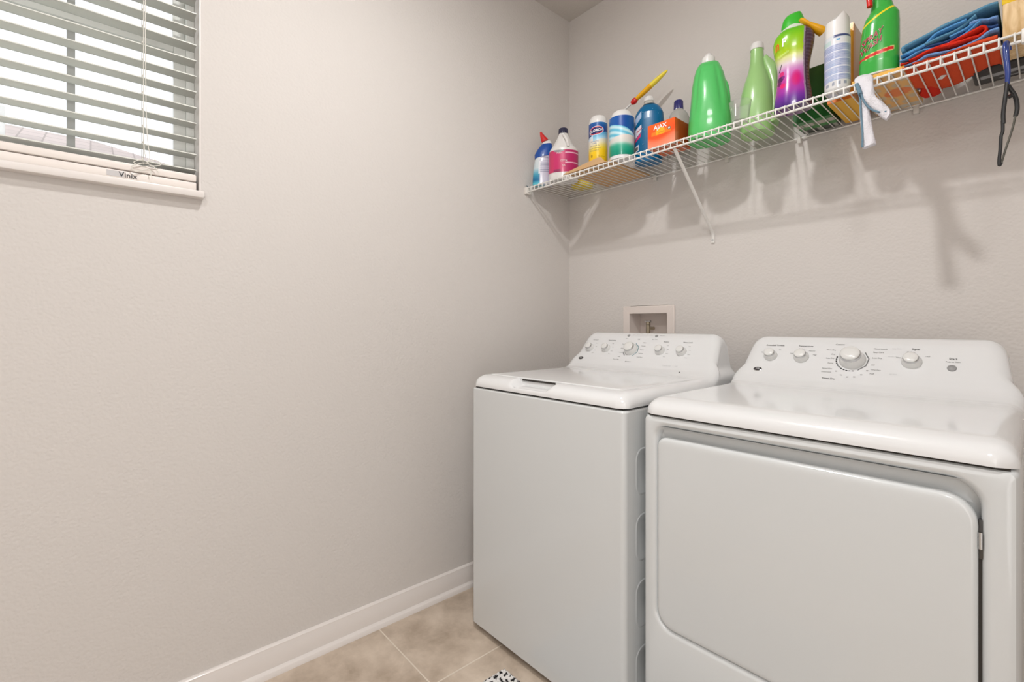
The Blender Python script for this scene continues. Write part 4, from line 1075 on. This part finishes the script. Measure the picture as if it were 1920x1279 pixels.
# hanging red corner and tag visible from below
q = wp(1742, 176, -.06)
bm = bmesh.new(); bmesh.ops.create_uvsphere(bm, u_segments=24, v_segments=14, radius=1)
for v in bm.verts:
    a = math.atan2(v.co.y, v.co.x); k = 1+.10*math.sin(3*a)+.05*math.sin(7*a+v.co.z*4)
    v.co = Vector((v.co.x*.024*k, v.co.y*.050*k, max(0, v.co.z*.018+.008)))
o = from_bm('crumpled_cloth', bm, C_RED, None, True); o.location = (1.462, -.085, DECK+.0003); tag(o, 'crumpled red cloth on the wires under the back of the cloth stack', 'cloth')
o = box('care_tag', -.006, .006, -.012, .012, -.0006, .0, M_WPLAST, cl[0]); o.location = (1.497, -.175, DECK-.0001); o.rotation_euler = (0, 0, .5)

# wood-look carton at the right
def wood_mat():
    m = mat('wood_look_print', (222, 190, 140), .45); nt = m.node_tree; b = nt.nodes['Principled BSDF']; N = nt.nodes.new; L = nt.links.new
    tc = N('ShaderNodeTexCoord'); mp = N('ShaderNodeMapping'); mp.inputs['Scale'].default_value = (1, 1, .25); wv = N('ShaderNodeTexNoise'); wv.inputs['Scale'].default_value = 60; wv.inputs['Detail'].default_value = 6; wv.inputs['Distortion'].default_value = 1.2
    cr = N('ShaderNodeValToRGB'); cr.color_ramp.elements[0].position = .3; cr.color_ramp.elements[0].color = rgba((196, 156, 100)); cr.color_ramp.elements[1].position = .65; cr.color_ramp.elements[1].color = rgba((232, 204, 158))
    L(tc.outputs['Object'], mp.inputs[0]); L(mp.outputs[0], wv.inputs['Vector']); L(wv.outputs['Fac'], cr.inputs[0]); L(cr.outputs[0], b.inputs['Base Color']); return m
o = thing('wood_look_carton', 'tan wood-grain carton with a yellow band at the right end of the shelf', 'box', (1.712, -.212, DECK))
box('carton_body', -.095, .095, -.092, .06, 0, .185, wood_mat(), o, bev=.003)
box('carton_band', -.0958, .0958, -.0928, .0608, .078, .14, mat('band_yellow', (232, 194, 30), .4), o, bev=.002)
# black case lying at the back
o = thing('black_tool_case', 'flat black and grey plastic case lying at the back of the shelf', 'case', (1.70, -.0845, DECK))
box('case_body', -.15, .15, -.056, .056, 0, .032, mat('black_plastic', (32, 32, 34), .35), o, bev=.006)
box('case_stripe', -.135, .152, -.01, .012, -.0008, .010, mat('grey_plastic', (150, 152, 156), .35), o, bev=.001)
box('case_latch', -.10, .10, .030, .0345, -.0008, .006, MATS['grey_plastic'], o)

# ------------------------------------------------------------------ white towel looped over the front rail
def wl(u, v, y): return wp(u, v, y)
TW = mat('white_terry', (232, 230, 236), .95, bump=(320, 1, .003), spec=.1)
o = thing('white_towel', 'small white towel with a blue-grey hem knotted over the front rail', 'towel', wl(1622, 175, -.34))
O0 = wl(1622, 175, -.34)
def band(name, pts, m, parent, th=.006, n=6):
    """ribbon through (uL,vL,uR,vR,y) stations with rounded thickness"""
    st = []
    L_ = [wl(p[0], p[1], p[4]) for p in pts]; R_ = [wl(p[2], p[3], p[4]) for p in pts]
    Ls = spline(L_, n); Rs = spline(R_, n); loops = []
    for i in range(len(Ls)):
        a, b = Ls[i], Rs[i]; c = (a+b)/2; h = (b-a)/2
        d = (Ls[min(i+1, len(Ls)-1)]+Rs[min(i+1, len(Ls)-1)]-Ls[max(i-1, 0)]-Rs[max(i-1, 0)]).normalized(); nn = h.cross(d).normalized()
        loops.append([c+h*math.copysign(abs(math.cos(t))**.7, math.cos(t))+nn*th*math.sin(t)*(1+.15*math.sin(3*t+i*.6))-O0 for t in [2*PI*k/28 for k in range(28)]])
    return loops_mesh(name, loops, m, parent, True, True, auto=60)
t1 = band('towel_end', [(1606, 160, 1634, 156, -.326), (1610, 172, 1632, 172, -.336), (1611, 186, 1630, 190, -.342), (1612, 215, 1632, 215, -.343), (1615, 250, 1638, 248, -.343), (1617, 277, 1643, 268, -.342), (1619, 278, 1641, 270, -.342)], TW, o, .010)
t2 = band('towel_end', [(1604, 156, 1636, 147, -.328), (1613, 172, 1639, 165, -.345), (1619, 188, 1642, 180, -.353), (1634, 204, 1654, 190, -.350), (1654, 222, 1668, 204, -.346), (1662, 226, 1671, 214, -.345)], TW, o, .011)
tk = band('towel_fold', [(1602, 150, 1636, 143, -.300), (1602, 153, 1637, 145, -.326), (1605, 161, 1637, 155, -.338), (1609, 172, 1634, 170, -.342)], TW, o, .008)
HEM = cloth_mat('hem_blue_grey', (112, 140, 158))
def strip(name, pts, m, parent, w=.0024):
    return tube(name, [p-O0 for p in spline([wl(*p) for p in pts], 6)], w, m, parent, 8)
strip('hem_stripe', [(1607, 158, -.350), (1610, 172, -.353), (1613, 188, -.354), (1614.5, 215, -.354), (1617, 245, -.354), (1617, 276, -.353)], HEM, t1)
strip('hem_stripe', [(1608, 160, -.352), (1614, 175, -.358), (1620, 190, -.361), (1632, 204, -.359), (1648, 210, -.357), (1662, 209, -.355)], HEM, t2)
strip('hem_stripe', [(1606, 158, -.352), (1610, 168, -.357), (1613, 176, -.360)], HEM, tk, .005)

# ------------------------------------------------------------------ bent strap tool hanging from the rail
O1 = wl(1885, 150, -.335)
o = thing('hanging_strap_hook', 'black bent loop with a blue coated hook hanging from the shelf rail', 'hook', O1)
M_BLK = mat('black_rubber', (38, 38, 40), .4, coat=.2); M_BLUM = mat('blue_enamel', (34, 58, 130), .3, coat=.4); M_OLV = mat('olive_grey_strap', (88, 86, 78), .5)
def tb(name, pts, r, m, flat=None): return tube(name, [p-O1 for p in spline([wl(*p) for p in pts], 6)], r, m, o, 12, flat)
tb('hook', [(1892, 92, -.311), (1890, 83, -.316), (1887, 79.5, -.322), (1884.5, 84, -.330), (1884.5, 100, -.333), (1887, 120, -.334), (1889, 140, -.334), (1888.5, 158, -.334)], .0042, M_BLUM)
tb('hook', [(1893, 94, -.311), (1892, 87, -.316), (1889, 84, -.322), (1888.5, 92, -.331), (1889, 110, -.334), (1891, 135, -.335), (1889, 158, -.335)], .0038, M_BLUM)
tb('strap_loop', [(1888.5, 154, -.335), (1886, 175, -.336), (1882.5, 200, -.337), (1881, 215, -.337), (1881.5, 232, -.338)], .0040, M_BLK)
tb('strap_loop', [(1880, 226, -.338), (1880, 246, -.338), (1877, 256, -.338), (1875.5, 280, -.339), (1873.5, 300, -.340), (1874, 310, -.340), (1877, 306, -.338)], .0032, M_BLK)
tb('strap_loop', [(1877, 308, -.338), (1884, 285, -.332), (1894, 255, -.326), (1900, 235, -.322), (1904, 216, -.320)], .0034, M_OLV, .6)
tb('strap_loop', [(1904, 218, -.320), (1907, 205, -.320), (1906, 190, -.320), (1902, 178, -.324), (1895, 168, -.329), (1890, 161, -.334)], .0042, M_BLK)
tb('rivet_knob', [(1893.5, 178, -.332), (1896, 182, -.328)], .0050, M_BLK)

# ------------------------------------------------------------------ woven rug corner on the floor
def rug_mat():
    m = mat('black_white_yarn', (230, 230, 230), .95); nt = m.node_tree; b = nt.nodes['Principled BSDF']; N = nt.nodes.new; L = nt.links.new
    a = N('ShaderNodeAttribute'); a.attribute_name = 'ink'; L(a.outputs['Color'], b.inputs['Base Color'])
    return m
rx0, rx1, ry0, ry1 = .498, 1.30, -1.62, -.890
bm = bmesh.new(); NU, NV = 260, 236; G_ = []
for i in range(NU+1):
    row = []
    for j in range(NV+1):
        x = rx0+(rx1-rx0)*i/NU; y = ry0+(ry1-ry0)*j/NV
        h = .011+.0045*math.sin(x*520+1.5*math.sin(y*60))*math.sin(y*480+1.5*math.sin(x*70))
        e = min(x-rx0, rx1-x, y-ry0, ry1-y); h *= min(1, .25+e/.012)
        # rounded corners
        dx_ = max(0, rx0+.03-x, x-rx1+.03); dy_ = max(0, ry0+.03-y, y-ry1+.03); q = math.hypot(dx_, dy_)
        if q > .03:
            s_ = .03/q; x = (rx0+.03-dx_*s_) if x < rx0+.03 else (rx1-.03+dx_*s_); y = (ry0+.03-dy_*s_) if y < ry0+.03 else (ry1-.03+dy_*s_); h = .003
        row.append(bm.verts.new((x, y, h)))
    G_.append(row)
for i in range(NU):
    for j in range(NV): bm.faces.new((G_[i][j], G_[i+1][j], G_[i+1][j+1], G_[i][j+1]))
bd_ = [G_[i][0] for i in range(NU+1)]+[G_[NU][j] for j in range(1, NV+1)]+[G_[i][NV] for i in range(NU-1, -1, -1)]+[G_[0][j] for j in range(NV-1, 0, -1)]
lw = [bm.verts.new((v.co.x, v.co.y, .0003)) for v in bd_]
for i in range(len(bd_)): j = (i+1) % len(bd_); bm.faces.new((bd_[i], bd_[j], lw[j], lw[i]))
rug = from_bm('woven_rug', bm, rug_mat(), None, True)
def rp(co):
    u = co.x*.8+co.y*.6; w_ = co.y*.8-co.x*.6
    s = math.sin(u*330+2.2*math.sin(w_*140))*1.0+.8*math.sin(w_*210+1.7*math.sin(u*90))
    return (28, 26, 28) if s > .35 else (232, 230, 228)
paint(rug, rp); tag(rug, 'chunky black and white woven rug on the tiles before the washer', 'rug')
